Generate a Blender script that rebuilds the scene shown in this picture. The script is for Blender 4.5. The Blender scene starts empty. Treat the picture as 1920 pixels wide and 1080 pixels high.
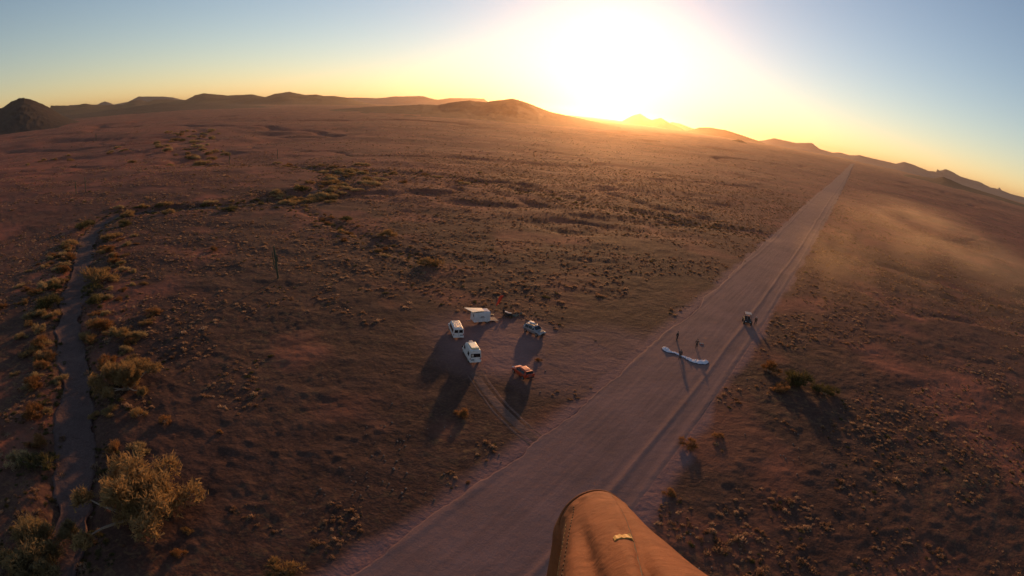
import bpy, bmesh, math, random
import numpy as np
from mathutils import Vector, Matrix, Euler

# ------------------------------------------------------------------ camera, sky, sun, exposure
sc = bpy.context.scene
C = sc.collection
F, PITCH, ROLL, CAMH = 1062.24, math.radians(18.06), math.radians(4.757), 40.0   # px per radian of the 1920 px wide photo
SUN_EL, SUN_AZ = math.radians(6.6), math.radians(8.3)
SUN_DIR = Vector((math.sin(SUN_AZ)*math.cos(SUN_EL), math.cos(SUN_AZ)*math.cos(SUN_EL), math.sin(SUN_EL)))

cam = bpy.data.cameras.new('camera')
cam.type = 'PANO'
cam.panorama_type = 'FISHEYE_LENS_POLYNOMIAL'
cam.sensor_width = 36.0
cam.fisheye_fov = math.radians(180)
k1 = -(1920/36.0)/F
cam.fisheye_polynomial_k0 = 0.0
cam.fisheye_polynomial_k1 = k1
cam.fisheye_polynomial_k2 = 0.0
cam.fisheye_polynomial_k3 = 0.0
cam.fisheye_polynomial_k4 = 0.0
cam.clip_start = 0.05
cam.clip_end = 60000
camo = bpy.data.objects.new('camera', cam)
C.objects.link(camo)
camo.location = (0, 0, CAMH)
camo.matrix_world = Matrix.Translation((0, 0, CAMH)) @ Matrix.Rotation(math.pi/2-PITCH, 4, 'X') @ Matrix.Rotation(ROLL, 4, 'Z')
sc.camera = camo

world = bpy.data.worlds.new('World'); sc.world = world
world.use_nodes = True
wn = world.node_tree; wn.nodes.clear()
wl = wn.links
sky = wn.nodes.new('ShaderNodeTexSky'); sky.sky_type = 'NISHITA'; sky.sun_disc = False
sky.sun_elevation = SUN_EL; sky.sun_rotation = SUN_AZ
sky.altitude = 400; sky.air_density = 1.0; sky.dust_density = 0.1; sky.ozone_density = 2.0
SKY_STRENGTH = 0.148
bg = wn.nodes.new('ShaderNodeBackground'); bg.inputs['Strength'].default_value = SKY_STRENGTH
# bright aureole of dusty air around the low sun (the sun itself is the lamp)
geo = wn.nodes.new('ShaderNodeTexCoord')
dot = wn.nodes.new('ShaderNodeVectorMath'); dot.operation = 'DOT_PRODUCT'; dot.inputs[1].default_value = SUN_DIR
wl.new(geo.outputs['Generated'], dot.inputs[0])
def wm(op, a, b=None):
    n = wn.nodes.new('ShaderNodeMath'); n.operation = op
    for i, v in enumerate((a, b)):
        if v is None: continue
        if isinstance(v, (int, float)): n.inputs[i].default_value = v
        else: wl.new(v, n.inputs[i])
    return n.outputs[0]
ang = wm('ARCCOSINE', wm('MINIMUM', dot.outputs['Value'], 0.999999))
core = wm('MULTIPLY', wm('POWER', 2.718, wm('MULTIPLY', wm('MULTIPLY', ang, ang), -1/(0.055**2))), 2.0)
halo = wm('MULTIPLY', wm('POWER', 2.718, wm('MULTIPLY', ang, -1/0.24)), 2.7)
aur = wm('ADD', core, halo)
tint = wn.nodes.new('ShaderNodeVectorMath'); tint.operation = 'SCALE'; tint.inputs[0].default_value = (1.0, 0.70, 0.47)
wl.new(aur, tint.inputs['Scale'])
addc = wn.nodes.new('ShaderNodeVectorMath'); addc.operation = 'ADD'
wb = wn.nodes.new('ShaderNodeVectorMath'); wb.operation = 'MULTIPLY'; wb.inputs[1].default_value = (1.10, 0.93, 0.92)   # the camera's warm white balance
wl.new(sky.outputs[0], wb.inputs[0]); wl.new(wb.outputs[0], addc.inputs[0]); wl.new(tint.outputs[0], addc.inputs[1])
wl.new(addc.outputs[0], bg.inputs['Color'])
wo = wn.nodes.new('ShaderNodeOutputWorld'); wl.new(bg.outputs[0], wo.inputs[0])

sl = bpy.data.lights.new('sun', 'SUN'); sl.energy = 3.7; sl.angle = math.radians(1.6); sl.color = (1.0, 0.50, 0.20)
so = bpy.data.objects.new('sun', sl); C.objects.link(so)
so.rotation_euler = SUN_DIR.to_track_quat('Z', 'Y').to_euler()

vs = sc.view_settings
vs.view_transform = 'Standard'; vs.look = 'None'; vs.gamma = 1.0; vs.exposure = 0.0; vs.use_curve_mapping = False
cy = sc.cycles
cy.max_bounces = 6; cy.diffuse_bounces = 2; cy.glossy_bounces = 2; cy.transmission_bounces = 3; cy.volume_bounces = 0
cy.transparent_max_bounces = 8
cy.use_denoising = True
cy.sample_clamp_indirect = 4.0
cy.volume_step_rate = 4.0; cy.volume_max_steps = 64
sc.render.film_transparent = False

random.seed(11)
rng = np.random.default_rng(5)

# ------------------------------------------------------------------ the place as surveyed from the air: photo pixel -> point on the plain
def rays(P):
    d = np.atleast_2d(np.array(P, float)) - [960, 540]
    x, y = d[:, 0], -d[:, 1]
    c, s = math.cos(ROLL), math.sin(ROLL)
    x, y = c*x-s*y, s*x+c*y
    r = np.hypot(x, y)+1e-9; th = r/F
    X = np.sin(th)*x/r; Y = np.sin(th)*y/r; Z = np.cos(th)
    return np.stack([X, np.sin(PITCH)*Y+np.cos(PITCH)*Z, np.cos(PITCH)*Y-np.sin(PITCH)*Z], 1)
def gnd(P):
    r = rays(P); g = r/(-r[:, 2:3])*CAMH
    return g[:, :2]
def g1(x, y):
    g = gnd([(x, y)])[0]; return float(g[0]), float(g[1])

# ------------------------------------------------------------------ noise
def _hash(ix, iy, seed):
    h = (ix.astype(np.int64)*374761393 + iy.astype(np.int64)*668265263 + seed*974634777) & 0xffffffff
    h = ((h ^ (h >> 13))*1274126177) & 0xffffffff
    return ((h ^ (h >> 16)) & 0xffffff)/float(0xffffff)
def vnoise(x, y, seed=0):
    xf, yf = np.floor(x), np.floor(y); u, v = x-xf, y-yf
    u = u*u*u*(u*(u*6-15)+10); v = v*v*v*(v*(v*6-15)+10)
    a = _hash(xf, yf, seed); b = _hash(xf+1, yf, seed); c = _hash(xf, yf+1, seed); d = _hash(xf+1, yf+1, seed)
    return (a+(b-a)*u+(c-a)*v+(a-b-c+d)*u*v)*2-1
def fbm(x, y, sc_, octv, seed=0, gain=0.5):
    s = 0; a = 1.0; f = 1.0/sc_; ca, sa = math.cos(0.6), math.sin(0.6); n = 0
    for i in range(octv):
        s = s+a*vnoise(x*f, y*f, seed+i*17); n += a
        x, y = ca*x-sa*y, sa*x+ca*y
        a *= gain; f *= 2.03
    return s/n

def poly_dist(x, y, pts):
    best = np.full(x.shape, 1e9)
    for (ax, ay), (bx, by) in zip(pts[:-1], pts[1:]):
        dx, dy = bx-ax, by-ay; L = dx*dx+dy*dy+1e-9
        t = np.clip(((x-ax)*dx+(y-ay)*dy)/L, 0, 1)
        best = np.minimum(best, np.hypot(x-ax-t*dx, y-ay-t*dy))
    return best
def smooth(pts, n=4):
    pts = [np.array(p, float) for p in pts]
    out = []
    for i in range(len(pts)-1):
        p0 = pts[max(i-1, 0)]; p1 = pts[i]; p2 = pts[i+1]; p3 = pts[min(i+2, len(pts)-1)]
        for k in range(n):
            t = k/n
            out.append(0.5*((2*p1)+(-p0+p2)*t+(2*p0-5*p1+4*p2-p3)*t*t+(-p0+3*p1-3*p2+p3)*t**3))
    out.append(pts[-1])
    return out

# main lines of the place
RAZ = math.radians(33.2)
RU = np.array([math.sin(RAZ), math.cos(RAZ)]); RN = np.array([math.cos(RAZ), -math.sin(RAZ)])
ROAD_C, ROAD_HW = -23.4, 6.3          # offset of the road's axis, half width
def road_off(x, y): return x*RN[0]+y*RN[1]-ROAD_C
def road_along(x, y): return x*RU[0]+y*RU[1]
WASH = smooth(gnd([(60, 1150), (118, 1030), (135, 960), (140, 880), (143, 800), (145, 740), (140, 680), (128, 630), (130, 590), (138, 550), (150, 510), (160, 475), (168, 445), (182, 425), (208, 408), (245, 398)]), 5)
WASH2 = smooth(gnd([(245, 398), (330, 393), (430, 386), (500, 379), (560, 370), (612, 355), (638, 340), (622, 325), (560, 312)]), 3)
WASH3 = smooth(gnd([(352, 306), (337, 294), (338, 278), (350, 262), (372, 248), (330, 236)]), 3)
GUL1 = [tuple(p) for p in gnd([(352, 306), (420, 308), (500, 309), (590, 314), (660, 325), (720, 326), (800, 332), (870, 340), (930, 352), (1000, 361), (1100, 385), (1200, 400), (1330, 425), (1420, 441)])]
GUL2 = [tuple(p) for p in gnd([(560, 392), (620, 420), (680, 447), (740, 472), (800, 492)])]
GUL3 = [tuple(p) for p in gnd([(0, 312), (80, 300), (180, 292), (290, 283), (335, 285)])]
GUL4 = [tuple(p) for p in gnd([(400, 238), (560, 262), (700, 236), (860, 240), (1050, 250)])]
TRACK = smooth(gnd([(886, 700), (905, 728), (935, 765), (975, 803), (1020, 838)]), 6)

def rill(x, y): return fbm(x, y*1.25, 150, 4, 301)
def height(x, y):
    x = np.asarray(x, float); y = np.asarray(y, float)
    r = np.hypot(x, y)
    off = np.abs(road_off(x, y))
    keep = np.clip((off-10-0.02*r)/(20+0.05*r), 0, 1)          # the graded road corridor is flat
    camp = np.clip((np.hypot(x+1, y-90)-12)/25, 0, 1)
    z = fbm(x, y, 420, 3, 3)*np.clip(r/900, 0, 1)*7.0
    z = z+fbm(x, y, 90, 3, 8)*1.1*np.clip(r/220, 0.35, 1.6)*keep*np.clip(camp, .25, 1)
    mid = fbm(x*1.0, y*1.6, 14, 3, 21)
    z = z+mid*0.30*np.clip(keep, .04, 1)*np.clip(camp, .3, 1)
    fade = np.clip(1-(r-350)/500, 0, 1)
    lump = fbm(x, y, 3.2, 3, 44)
    z = z+(np.maximum(lump, -0.2)*0.20)*fade*np.clip(keep*3, .06, 1)*np.clip(camp, .35, 1)
    z = z+np.clip(vnoise(x/1.1, y/1.1, 77)-0.1, 0, 1)*0.13*fade*np.clip(keep*3, .04, 1)*np.clip(camp, .3, 1)
    far = np.clip((r-250)/700, 0, 1)
    n1 = rill(x, y); z = z-1.0*np.exp(-(n1/.045)**2)*np.clip((r-90)/150, 0, 1)*keep*np.clip(1.2-far, 0, 1)
    n2 = fbm(x, y*1.5, 620, 4, 302); z = z-4.0*np.exp(-(n2/.035)**2)*far*keep
    z = z+fbm(x, y*1.8, 38, 3, 303)*.55*np.clip((r-100)/200, 0, 1)*keep*np.clip(1.4-far, .3, 1)
    for pl, w, d in ((WASH, 4.5, .8), (WASH2, 5.0, .7), (WASH3, 12.0, 1.0), (GUL1, 9.0, .55), (GUL2, 4.0, .4), (GUL3, 9.0, .6), (GUL4, 25.0, 1.0)):
        wob = fbm(x, y, 30, 2, 91)*w*0.5
        dd = poly_dist(x, y, pl)+wob
        z = z-d*np.clip(1-(dd/w-0.55)/0.9, 0, 1)**1.5*np.where(dd < w*1.6, 1, 0)
    return z
def hz(x, y): return float(height(np.array([x]), np.array([y]))[0])
def road_z(x, y):
    """graded surface: shallow crown, wheel wear and the windrow of graded sand on the east edge"""
    o = road_off(x, y); a = road_along(x, y)
    z = height(x, y)
    z = z+0.05-0.05*(o/ROAD_HW)**2
    z = z+0.02*fbm(o*3, a*0.15, 1.6, 2, 61)
    wob = fbm(a, a*0+3, 25, 2, 63)*0.35
    z = z+0.12*np.exp(-((o-ROAD_HW-0.1-wob)/0.42)**2)                 # main windrow
    z = z+0.07*np.exp(-((o-ROAD_HW-3.1-wob)/0.5)**2)*(1+0.6*fbm(o, a, 1.3, 3, 64))
    z = z+0.06*np.exp(-((o+ROAD_HW-0.6-wob*1.5)/0.45)**2)*(1+0.9*fbm(o, a, 1.6, 3, 65))
    return z

# ------------------------------------------------------------------ materials
def mat(name, base=(.5, .5, .5), rough=.6, metal=0., spec=.5, **k):
    m = bpy.data.materials.new(name); m.use_nodes = True
    b = m.node_tree.nodes['Principled BSDF']
    b.inputs['Base Color'].default_value = (*base, 1); b.inputs['Roughness'].default_value = rough
    b.inputs['Metallic'].default_value = metal; b.inputs['Specular IOR Level'].default_value = spec
    return m
class NT:
    def __init__(s, m): s.t = m.node_tree; s.b = s.t.nodes['Principled BSDF']; s.o = s.t.nodes['Material Output']
    def n(s, ty, **k):
        nd = s.t.nodes.new(ty)
        for a, v in k.items(): setattr(nd, a, v)
        return nd
    def l(s, a, b): s.t.links.new(a, b)
    def noise(s, vec, scale, detail=3, rough=.55, dist=0):
        nd = s.n('ShaderNodeTexNoise'); nd.inputs['Scale'].default_value = scale
        nd.inputs['Detail'].default_value = detail; nd.inputs['Roughness'].default_value = rough; nd.inputs['Distortion'].default_value = dist
        if vec is not None: s.l(vec, nd.inputs['Vector'])
        return nd.outputs['Fac']
    def ramp(s, fac, stops):
        nd = s.n('ShaderNodeValToRGB'); e = nd.color_ramp.elements
        while len(e) < len(stops): e.new(.5)
        for i, (p, c) in enumerate(stops): e[i].position = p; e[i].color = (*c, 1) if len(c) == 3 else c
        s.l(fac, nd.inputs[0]); return nd.outputs['Color']
    def mix(s, fac, a, b, mode='MIX'):
        nd = s.n('ShaderNodeMix', data_type='RGBA', blend_type=mode)
        for sock, v in ((nd.inputs[0], fac), (nd.inputs[6], a), (nd.inputs[7], b)):
            if hasattr(v, 'links') or hasattr(v, 'is_output'): s.l(v, sock)
            elif isinstance(v, (int, float)): sock.default_value = v
            else: sock.default_value = (*v, 1)
        return nd.outputs[2]
    def bump(s, h, strength, dist, normal=None):
        nd = s.n('ShaderNodeBump'); nd.inputs['Strength'].default_value = strength; nd.inputs['Distance'].default_value = dist
        s.l(h, nd.inputs['Height'])
        if normal is not None: s.l(normal, nd.inputs['Normal'])
        return nd.outputs[0]
    def pos(s): return s.n('ShaderNodeNewGeometry').outputs['Position']
    def objc(s): return s.n('ShaderNodeTexCoord').outputs['Object']

def sandy(name, dark, midc, light, grass=None, bare=False, scale=1.0):
    m = mat(name, midc, .95, spec=.1); t = NT(m); p = t.pos()
    big = t.noise(p, .018*scale, 4, .6); med = t.noise(p, .22*scale, 4, .6, .4); fine = t.noise(p, 2.6*scale, 5, .65)
    c1 = t.ramp(big, [(.36, dark), (.5, midc), (.66, light)])
    c2 = t.ramp(med, [(.34, tuple(v*.72 for v in dark)), (.52, midc), (.7, light)])
    c = t.mix(.55, c1, c2)
    c3 = t.ramp(fine, [(.3, tuple(v*.55 for v in midc)), (.5, midc), (.72, tuple(min(1, v*1.35) for v in light))])
    c = t.mix(.4, c, c3)
    if grass:
        tuft = t.noise(p, .9*scale, 3, .7, .8); gm = t.ramp(tuft, [(.52, (0, 0, 0)), (.62, (1, 1, 1))])
        spread = t.ramp(t.noise(p, .03*scale, 3), [(.4, (0, 0, 0)), (.6, (1, 1, 1))])
        gf = t.mix(1.0, gm, spread, 'MULTIPLY')
        gm2 = t.mix(.5, (0, 0, 0), gf)
        c = t.mix(gm2, c, grass)
    if bare:
        at = t.n('ShaderNodeAttribute', attribute_name='bare')
        a2 = t.n('ShaderNodeAttribute', attribute_name='redsoil_haze')
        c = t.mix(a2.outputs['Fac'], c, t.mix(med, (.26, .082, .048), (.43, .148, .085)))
        c = t.mix(at.outputs['Fac'], c, t.mix(fine, (.23, .118, .10), (.34, .175, .15)))
    t.l(c, t.b.inputs['Base Color'])
    b1 = t.bump(med, .9, .35); b2 = t.bump(t.noise(p, .9, 4, .7), .9, .22, b1); b3 = t.bump(fine, .8, .05, b2)
    t.l(b3, t.b.inputs['Normal'])
    return m
M = {}
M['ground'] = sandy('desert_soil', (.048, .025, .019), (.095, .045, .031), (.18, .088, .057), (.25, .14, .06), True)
M['road'] = mat('graded_dirt', (.25, .17, .125), .95, spec=.1)
t = NT(M['road'])
m0 = t.n('ShaderNodeMapping'); m0.inputs['Rotation'].default_value = (0, 0, RAZ); t.l(t.pos(), m0.inputs['Vector'])
mp = t.n('ShaderNodeMapping'); mp.inputs['Scale'].default_value = (1, .035, 1); t.l(m0.outputs[0], mp.inputs['Vector'])
streak = t.noise(mp.outputs[0], 1.3, 6, .65); blot = t.noise(t.pos(), .12, 4, .6); fi = t.noise(t.pos(), 4.5, 4, .7)
c = t.mix(.5, t.ramp(streak, [(.3, (.24, .135, .105)), (.55, (.33, .185, .145)), (.75, (.41, .235, .185))]), t.ramp(blot, [(.35, (.23, .105, .095)), (.65, (.40, .19, .165))]))
c = t.mix(.25, c, t.ramp(fi, [(.3, (.10, .07, .05)), (.6, (.28, .19, .14))]))
t.l(c, t.b.inputs['Base Color'])
t.l(t.bump(fi, .8, .04, t.bump(streak, .5, .07, t.bump(t.noise(t.pos(), .9, 4, .65), .6, .12))), t.b.inputs['Normal'])
M['wash'] = sandy('wash_sand', (.09, .055, .045), (.135, .08, .066), (.19, .115, .09), scale=1.5)
M['hill'] = sandy('hill_rock', (.05, .028, .02), (.10, .055, .036), (.15, .085, .055), scale=.12)
M['hill_hazed'] = sandy('hazed_far_rock', (.13, .10, .10), (.19, .15, .15), (.25, .20, .19), scale=.1)  # distance haze put into the rock colour as paler grey-mauve
M['hill_dark'] = sandy('dark_hill_rock', (.03, .02, .016), (.055, .034, .025), (.08, .05, .035), scale=.1)

def leafmat(name, cols, trans=.45):
    m = mat(name, cols[1], .7, spec=.2); t = NT(m)
    oi = t.n('ShaderNodeObjectInfo').outputs['Random']
    nz = t.noise(t.pos(), 1.3, 3)
    c = t.mix(.45, t.ramp(oi, [(0, cols[0]), (.5, cols[1]), (1, cols[2])]), t.ramp(nz, [(.3, cols[0]), (.7, cols[2])]))
    t.l(c, t.b.inputs['Base Color'])
    tr = t.n('ShaderNodeBsdfTranslucent'); t.l(c, tr.inputs['Color'])
    mx = t.n('ShaderNodeMixShader'); mx.inputs[0].default_value = trans
    t.l(t.b.outputs[0], mx.inputs[1]); t.l(tr.outputs[0], mx.inputs[2]); t.l(mx.outputs[0], t.o.inputs['Surface'])
    return m
M['tree_leaf'] = leafmat('palo_verde_twigs', ((.17, .10, .04), (.30, .185, .075), (.46, .30, .13)), .55)
M['bush_green'] = leafmat('green_brush', ((.06, .055, .02), (.11, .095, .034), (.18, .14, .055)))
M['bush_dry'] = leafmat('dry_brush', ((.13, .06, .028), (.34, .20, .11), (.56, .40, .27)), .68)
M['bark'] = mat('pale_bark', (.35, .26, .18), .9)
t = NT(M['bark']); t.l(t.ramp(t.noise(t.pos(), 9, 4), [(.3, (.22, .15, .10)), (.7, (.46, .34, .25))]), t.b.inputs['Base Color'])
M['cactus'] = mat('cactus_skin', (.05, .06, .03), .7)
t = NT(M['cactus']); t.l(t.ramp(t.noise(t.pos(), 3, 4), [(.3, (.03, .035, .018)), (.7, (.075, .075, .04))]), t.b.inputs['Base Color'])
M['stone'] = mat('pale_stone', (.3, .25, .22), .9)
t = NT(M['stone']); t.l(t.ramp(t.noise(t.objc(), 5, 4), [(.3, (.12, .08, .06)), (.7, (.33, .24, .19))]), t.b.inputs['Base Color'])

def paint(name, col, rough=.35, metal=0., dust=.35, dustc=(.28, .19, .13)):
    m = mat(name, col, rough, metal); t = NT(m)
    n = t.noise(t.objc(), 1.6, 5, .65)
    t.l(t.mix(t.mix(dust, (0, 0, 0), t.ramp(n, [(.35, (0, 0, 0)), (.75, (1, 1, 1))])), col, dustc), t.b.inputs['Base Color'])
    t.l(t.ramp(n, [(.3, (rough,)*3), (.8, (min(1, rough+.3),)*3)]), t.b.inputs['Roughness'])
    return m
M['white'] = paint('white_paint', (.80, .74, .72), .35)
M['trailer_white'] = paint('trailer_panel', (.70, .66, .67), .4)
M['silver'] = paint('silver_paint', (.38, .36, .37), .3, .5)
M['darkhood'] = paint('charcoal_paint', (.10, .11, .13), .3, .2)
M['orange'] = paint('orange_paint', (.50, .055, .016), .28, .2, .25)
M['glass'] = mat('dark_glass', (.012, .012, .015), .08)
t = NT(M['glass']); t.l(t.ramp(t.noise(t.objc(), 2, 3), [(.3, (.05,)*3), (.8, (.22,)*3)]), t.b.inputs['Roughness'])
M['rubber'] = paint('rubber', (.02, .02, .02), .9, 0, .5, (.10, .07, .05))
M['steel'] = paint('steel', (.4, .4, .4), .35, .9, .3)
M['black'] = paint('black_plastic', (.018, .018, .02), .55, 0, .3, (.08, .055, .04))
M['light_w'] = mat('headlight_lens', (.7, .7, .7), .1)
M['light_r'] = mat('tail_lens', (.35, .02, .015), .2)
M['plate'] = paint('plate', (.12, .12, .14), .5)
M['red'] = paint('red_fabric', (.72, .055, .02), .8, 0, .15)
M['wood'] = paint('ramp_boards', (.36, .25, .17), .8, 0, .4)
M['nylon'] = paint('pale_nylon', (.86, .78, .82), .45, 0, .12)
M['shade_cord'] = paint('shade_and_cord', (.06, .045, .07), .7, 0, .2)  # for the wing's lines and its painted strip of shade
M['skin'] = mat('skin', (.42, .25, .17), .6); t = NT(M['skin']); t.l(t.ramp(t.noise(t.objc(), 6, 3), [(.3, (.38, .22, .15)), (.7, (.47, .29, .2))]), t.b.inputs['Base Color'])
M['cloth_dark'] = paint('dark_cloth', (.035, .025, .028), .9, 0, .3, (.10, .06, .045))
M['cloth_brown'] = paint('brown_cloth', (.12, .065, .045), .9, 0, .3, (.18, .11, .08))
M['hair'] = paint('hair', (.03, .018, .012), .8, 0, .1)
M['cap'] = paint('pale_cap', (.6, .5, .42), .8, 0, .2)
M['camo'] = paint('grey_green_fabric', (.10, .10, .075), .9, 0, .5, (.4, .38, .33))

# ------------------------------------------------------------------ object helpers
def tag(o, label=None, cat=None, group=None, kind=None):
    if label: o['label'] = label
    if cat: o['category'] = cat
    if group: o['group'] = group
    if kind: o['kind'] = kind
    return o
def empty(name, loc, az=0.0, **k):
    o = bpy.data.objects.new(name, None); C.objects.link(o)
    o.location = loc; o.rotation_euler = (0, 0, -az); o.empty_display_size = .3
    return tag(o, **k)
def link(name, me, m=None, parent=None, smooth_=False):
    if m is not None: me.materials.append(m)
    o = bpy.data.objects.new(name, me); C.objects.link(o)
    if parent is not None: o.parent = parent
    if smooth_: me.polygons.foreach_set('use_smooth', [True]*len(me.polygons))
    return o
def np_mesh(name, V, Fq, smooth_=True):
    me = bpy.data.meshes.new(name); V = np.asarray(V, np.float32); Fq = np.asarray(Fq, np.int32)
    me.vertices.add(len(V)); me.vertices.foreach_set('co', V.ravel())
    k = Fq.shape[1]; me.loops.add(Fq.size); me.loops.foreach_set('vertex_index', Fq.ravel())
    me.polygons.add(len(Fq)); me.polygons.foreach_set('loop_start', np.arange(0, Fq.size, k, dtype=np.int32))
    me.polygons.foreach_set('loop_total', np.full(len(Fq), k, np.int32))
    if smooth_: me.polygons.foreach_set('use_smooth', np.ones(len(Fq), bool))
    me.update(calc_edges=True)
    return me
def grid_faces(nu, nv, wrap=False):
    i = np.arange(nu-1)[:, None]; j = np.arange(nv if wrap else nv-1)[None, :]; j2 = (j+1) % nv
    return np.stack([i*nv+j, i*nv+j2, (i+1)*nv+j2, (i+1)*nv+j], -1).reshape(-1, 4)

class MB:
    def __init__(s): s.v = []; s.f = []
    def box(s, c, d, R=None, taper=1.0):
        b = len(s.v); c = Vector(c)
        for z in (-1, 1):
            for x, y in ((-1, -1), (1, -1), (1, 1), (-1, 1)):
                k = taper if z > 0 else 1
                p = Vector((x*d[0]/2*k, y*d[1]/2*k, z*d[2]/2))
                if R: p = R @ p
                s.v.append(c+p)
        s.f += [tuple(b+i for i in q) for q in ((0, 3, 2, 1), (4, 5, 6, 7), (0, 1, 5, 4), (1, 2, 6, 5), (2, 3, 7, 6), (3, 0, 4, 7))]
        return s
    def tube(s, pts, rad, n=8, cap=True):
        pts = [Vector(p) for p in pts]; b = len(s.v)
        if isinstance(rad, (int, float)): rad = [rad]*len(pts)
        up = Vector((0, 0, 1)); prev = None
        for i, p in enumerate(pts):
            d = (pts[min(i+1, len(pts)-1)]-pts[max(i-1, 0)]).normalized()
            if prev is None:
                a = d.cross(up); a = a if a.length > .05 else d.cross(Vector((1, 0, 0)))
            else: a = prev-d*prev.dot(d)
            a.normalize(); prev = a; bb = d.cross(a)
            for k in range(n):
                t_ = 2*math.pi*k/n; s.v.append(p+(a*math.cos(t_)+bb*math.sin(t_))*rad[i])
        for i in range(len(pts)-1):
            for k in range(n):
                s.f.append((b+i*n+k, b+i*n+(k+1) % n, b+(i+1)*n+(k+1) % n, b+(i+1)*n+k))
        if cap:
            s.f.append(tuple(b+k for k in range(n))[::-1]); s.f.append(tuple(b+(len(pts)-1)*n+k for k in range(n)))
        return s
    def loft(s, secs):
        b = len(s.v); n = len(secs[0])
        for q in secs:
            for p in q: s.v.append(Vector(p))
        for i in range(len(secs)-1):
            for k in range(n):
                s.f.append((b+i*n+k, b+i*n+(k+1) % n, b+(i+1)*n+(k+1) % n, b+(i+1)*n+k))
        s.f.append(tuple(b+k for k in range(n))); s.f.append(tuple(b+(len(secs)-1)*n+k for k in range(n))[::-1])
        return s
    def panel(s, q, th=.02, inset=.02):
        q = [Vector(p) for p in q]; nrm = (q[1]-q[0]).cross(q[2]-q[0]).normalized()
        b = len(s.v); s.v += [p-nrm*inset for p in q]+[p+nrm*th for p in q]
        s.f += [tuple(b+i for i in f) for f in ((0, 3, 2, 1), (4, 5, 6, 7), (0, 1, 5, 4), (1, 2, 6, 5), (2, 3, 7, 6), (3, 0, 4, 7))]
        return s
    def ball(s, c, r, n=8, m=5):
        b = len(s.v); c = Vector(c); r = Vector(r) if not isinstance(r, (int, float)) else Vector((r, r, r))
        for i in range(m+1):
            ph = math.pi*i/m
            for k in range(n):
                th = 2*math.pi*k/n
                s.v.append(c+Vector((r.x*math.sin(ph)*math.cos(th), r.y*math.sin(ph)*math.sin(th), r.z*math.cos(ph))))
        for i in range(m):
            for k in range(n): s.f.append((b+i*n+k, b+(i+1)*n+k, b+(i+1)*n+(k+1) % n, b+i*n+(k+1) % n))
        return s
    def build(s, name, m, parent=None, bevel=0, smooth_=False, seg=2):
        me = bpy.data.meshes.new(name); me.from_pydata([tuple(v) for v in s.v], [], s.f); me.validate()
        bm = bmesh.new(); bm.from_mesh(me); bmesh.ops.remove_doubles(bm, verts=bm.verts, dist=1e-5)
        bmesh.ops.recalc_face_normals(bm, faces=bm.faces); bm.to_mesh(me); bm.free()
        o = link(name, me, m, parent)
        if bevel:
            mo = o.modifiers.new('bevel', 'BEVEL'); mo.width = bevel; mo.segments = seg; mo.limit_method = 'ANGLE'; mo.angle_limit = math.radians(25)
            smooth_ = True
        if smooth_:
            me.polygons.foreach_set('use_smooth', [True]*len(me.polygons))
            if bevel:
                w = o.modifiers.new('wn', 'WEIGHTED_NORMAL'); w.keep_sharp = True
        return o
def copy_tree(o, parent=None):
    c = o.copy(); C.objects.link(c); c.parent = parent
    for ch in list(o.children): copy_tree(ch, c)
    return c

# ------------------------------------------------------------------ terrain
D = math.radians
azf = np.arange(-74, 74.01, .15); azb = np.arange(78, 286.1, 4)
az = np.radians(np.concatenate([azf, azb]))
rr = [0.5, 6, 12, 17, 21, 24]
r = 26.0
while r < 14000:
    rr.append(r); r *= 1+(.0062 if r < 170 else .011 if r < 700 else .02)
rr.append(14500.); rr = np.array(rr)
A, Rr = np.meshgrid(az, rr)
X = Rr*np.sin(A); Y = Rr*np.cos(A)
xf, yf = X.ravel(), Y.ravel()
Z = height(xf, yf)
ro = road_off(xf, yf)
inroad = np.clip((ro+5.5)/.8, 0, 1)*np.clip((9.9-ro)/.8, 0, 1)
Z = Z-inroad*0.35
inw = np.clip((3.0-poly_dist(xf, yf, WASH))/1.0, 0, 1); Z = Z-inw*.3
inw = np.clip((2.6-poly_dist(xf, yf, WASH2))/1.0, 0, 1); Z = Z-inw*.3
me = np_mesh('ground', np.stack([xf, yf, Z], 1), grid_faces(len(rr), len(az), True))
def softspot(x, y, cx, cy, rad, soft): return np.clip(1-(np.hypot(x-cx, y-cy)-rad)/soft, 0, 1)
def bare_mask(x, y):
    n = fbm(x, y, 9, 3, 31)*5
    b = np.maximum.reduce([softspot(x, y, 0, 90, 9, 7)*.8, softspot(x, y, 9, 86, 8, 7)*.7, softspot(x, y, 20, 89, 8, 9)*.8, softspot(x, y, -6, 95, 6, 6)*.7])
    sh = np.clip(1-(np.abs(road_off(x, y)+ROAD_HW-.3)-.8+n*.4)/2.0, 0, 1)*.95
    sh2 = np.clip(1-(np.abs(road_off(x, y)-ROAD_HW-2)-2.0+n*.4)/1.5, 0, 1)
    return np.clip(np.maximum.reduce([b*(1+n*.12), sh, sh2]), 0, 1)
bare = bare_mask(xf, yf)
at = me.attributes.new('bare', 'FLOAT', 'POINT'); at.data.foreach_set('value', bare.astype(np.float32))
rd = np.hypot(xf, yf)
redsoil_haze = np.clip((rd-130+fbm(xf, yf, 90, 3, 401)*160)/330, 0, .85)*(.8+.35*fbm(xf, yf, 40, 3, 402))  # red soil plus distance haze: ground colour brightened away from the camera
redsoil_haze = redsoil_haze+np.clip(fbm(xf, yf, 16, 3, 403)-.12, 0, 1)*1.3
at = me.attributes.new('redsoil_haze', 'FLOAT', 'POINT'); at.data.foreach_set('value', np.clip(redsoil_haze, 0, 1).astype(np.float32))
tag(link('ground', me, M['ground']), 'brown desert plain of dry soil and grass', kind='structure')

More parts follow.
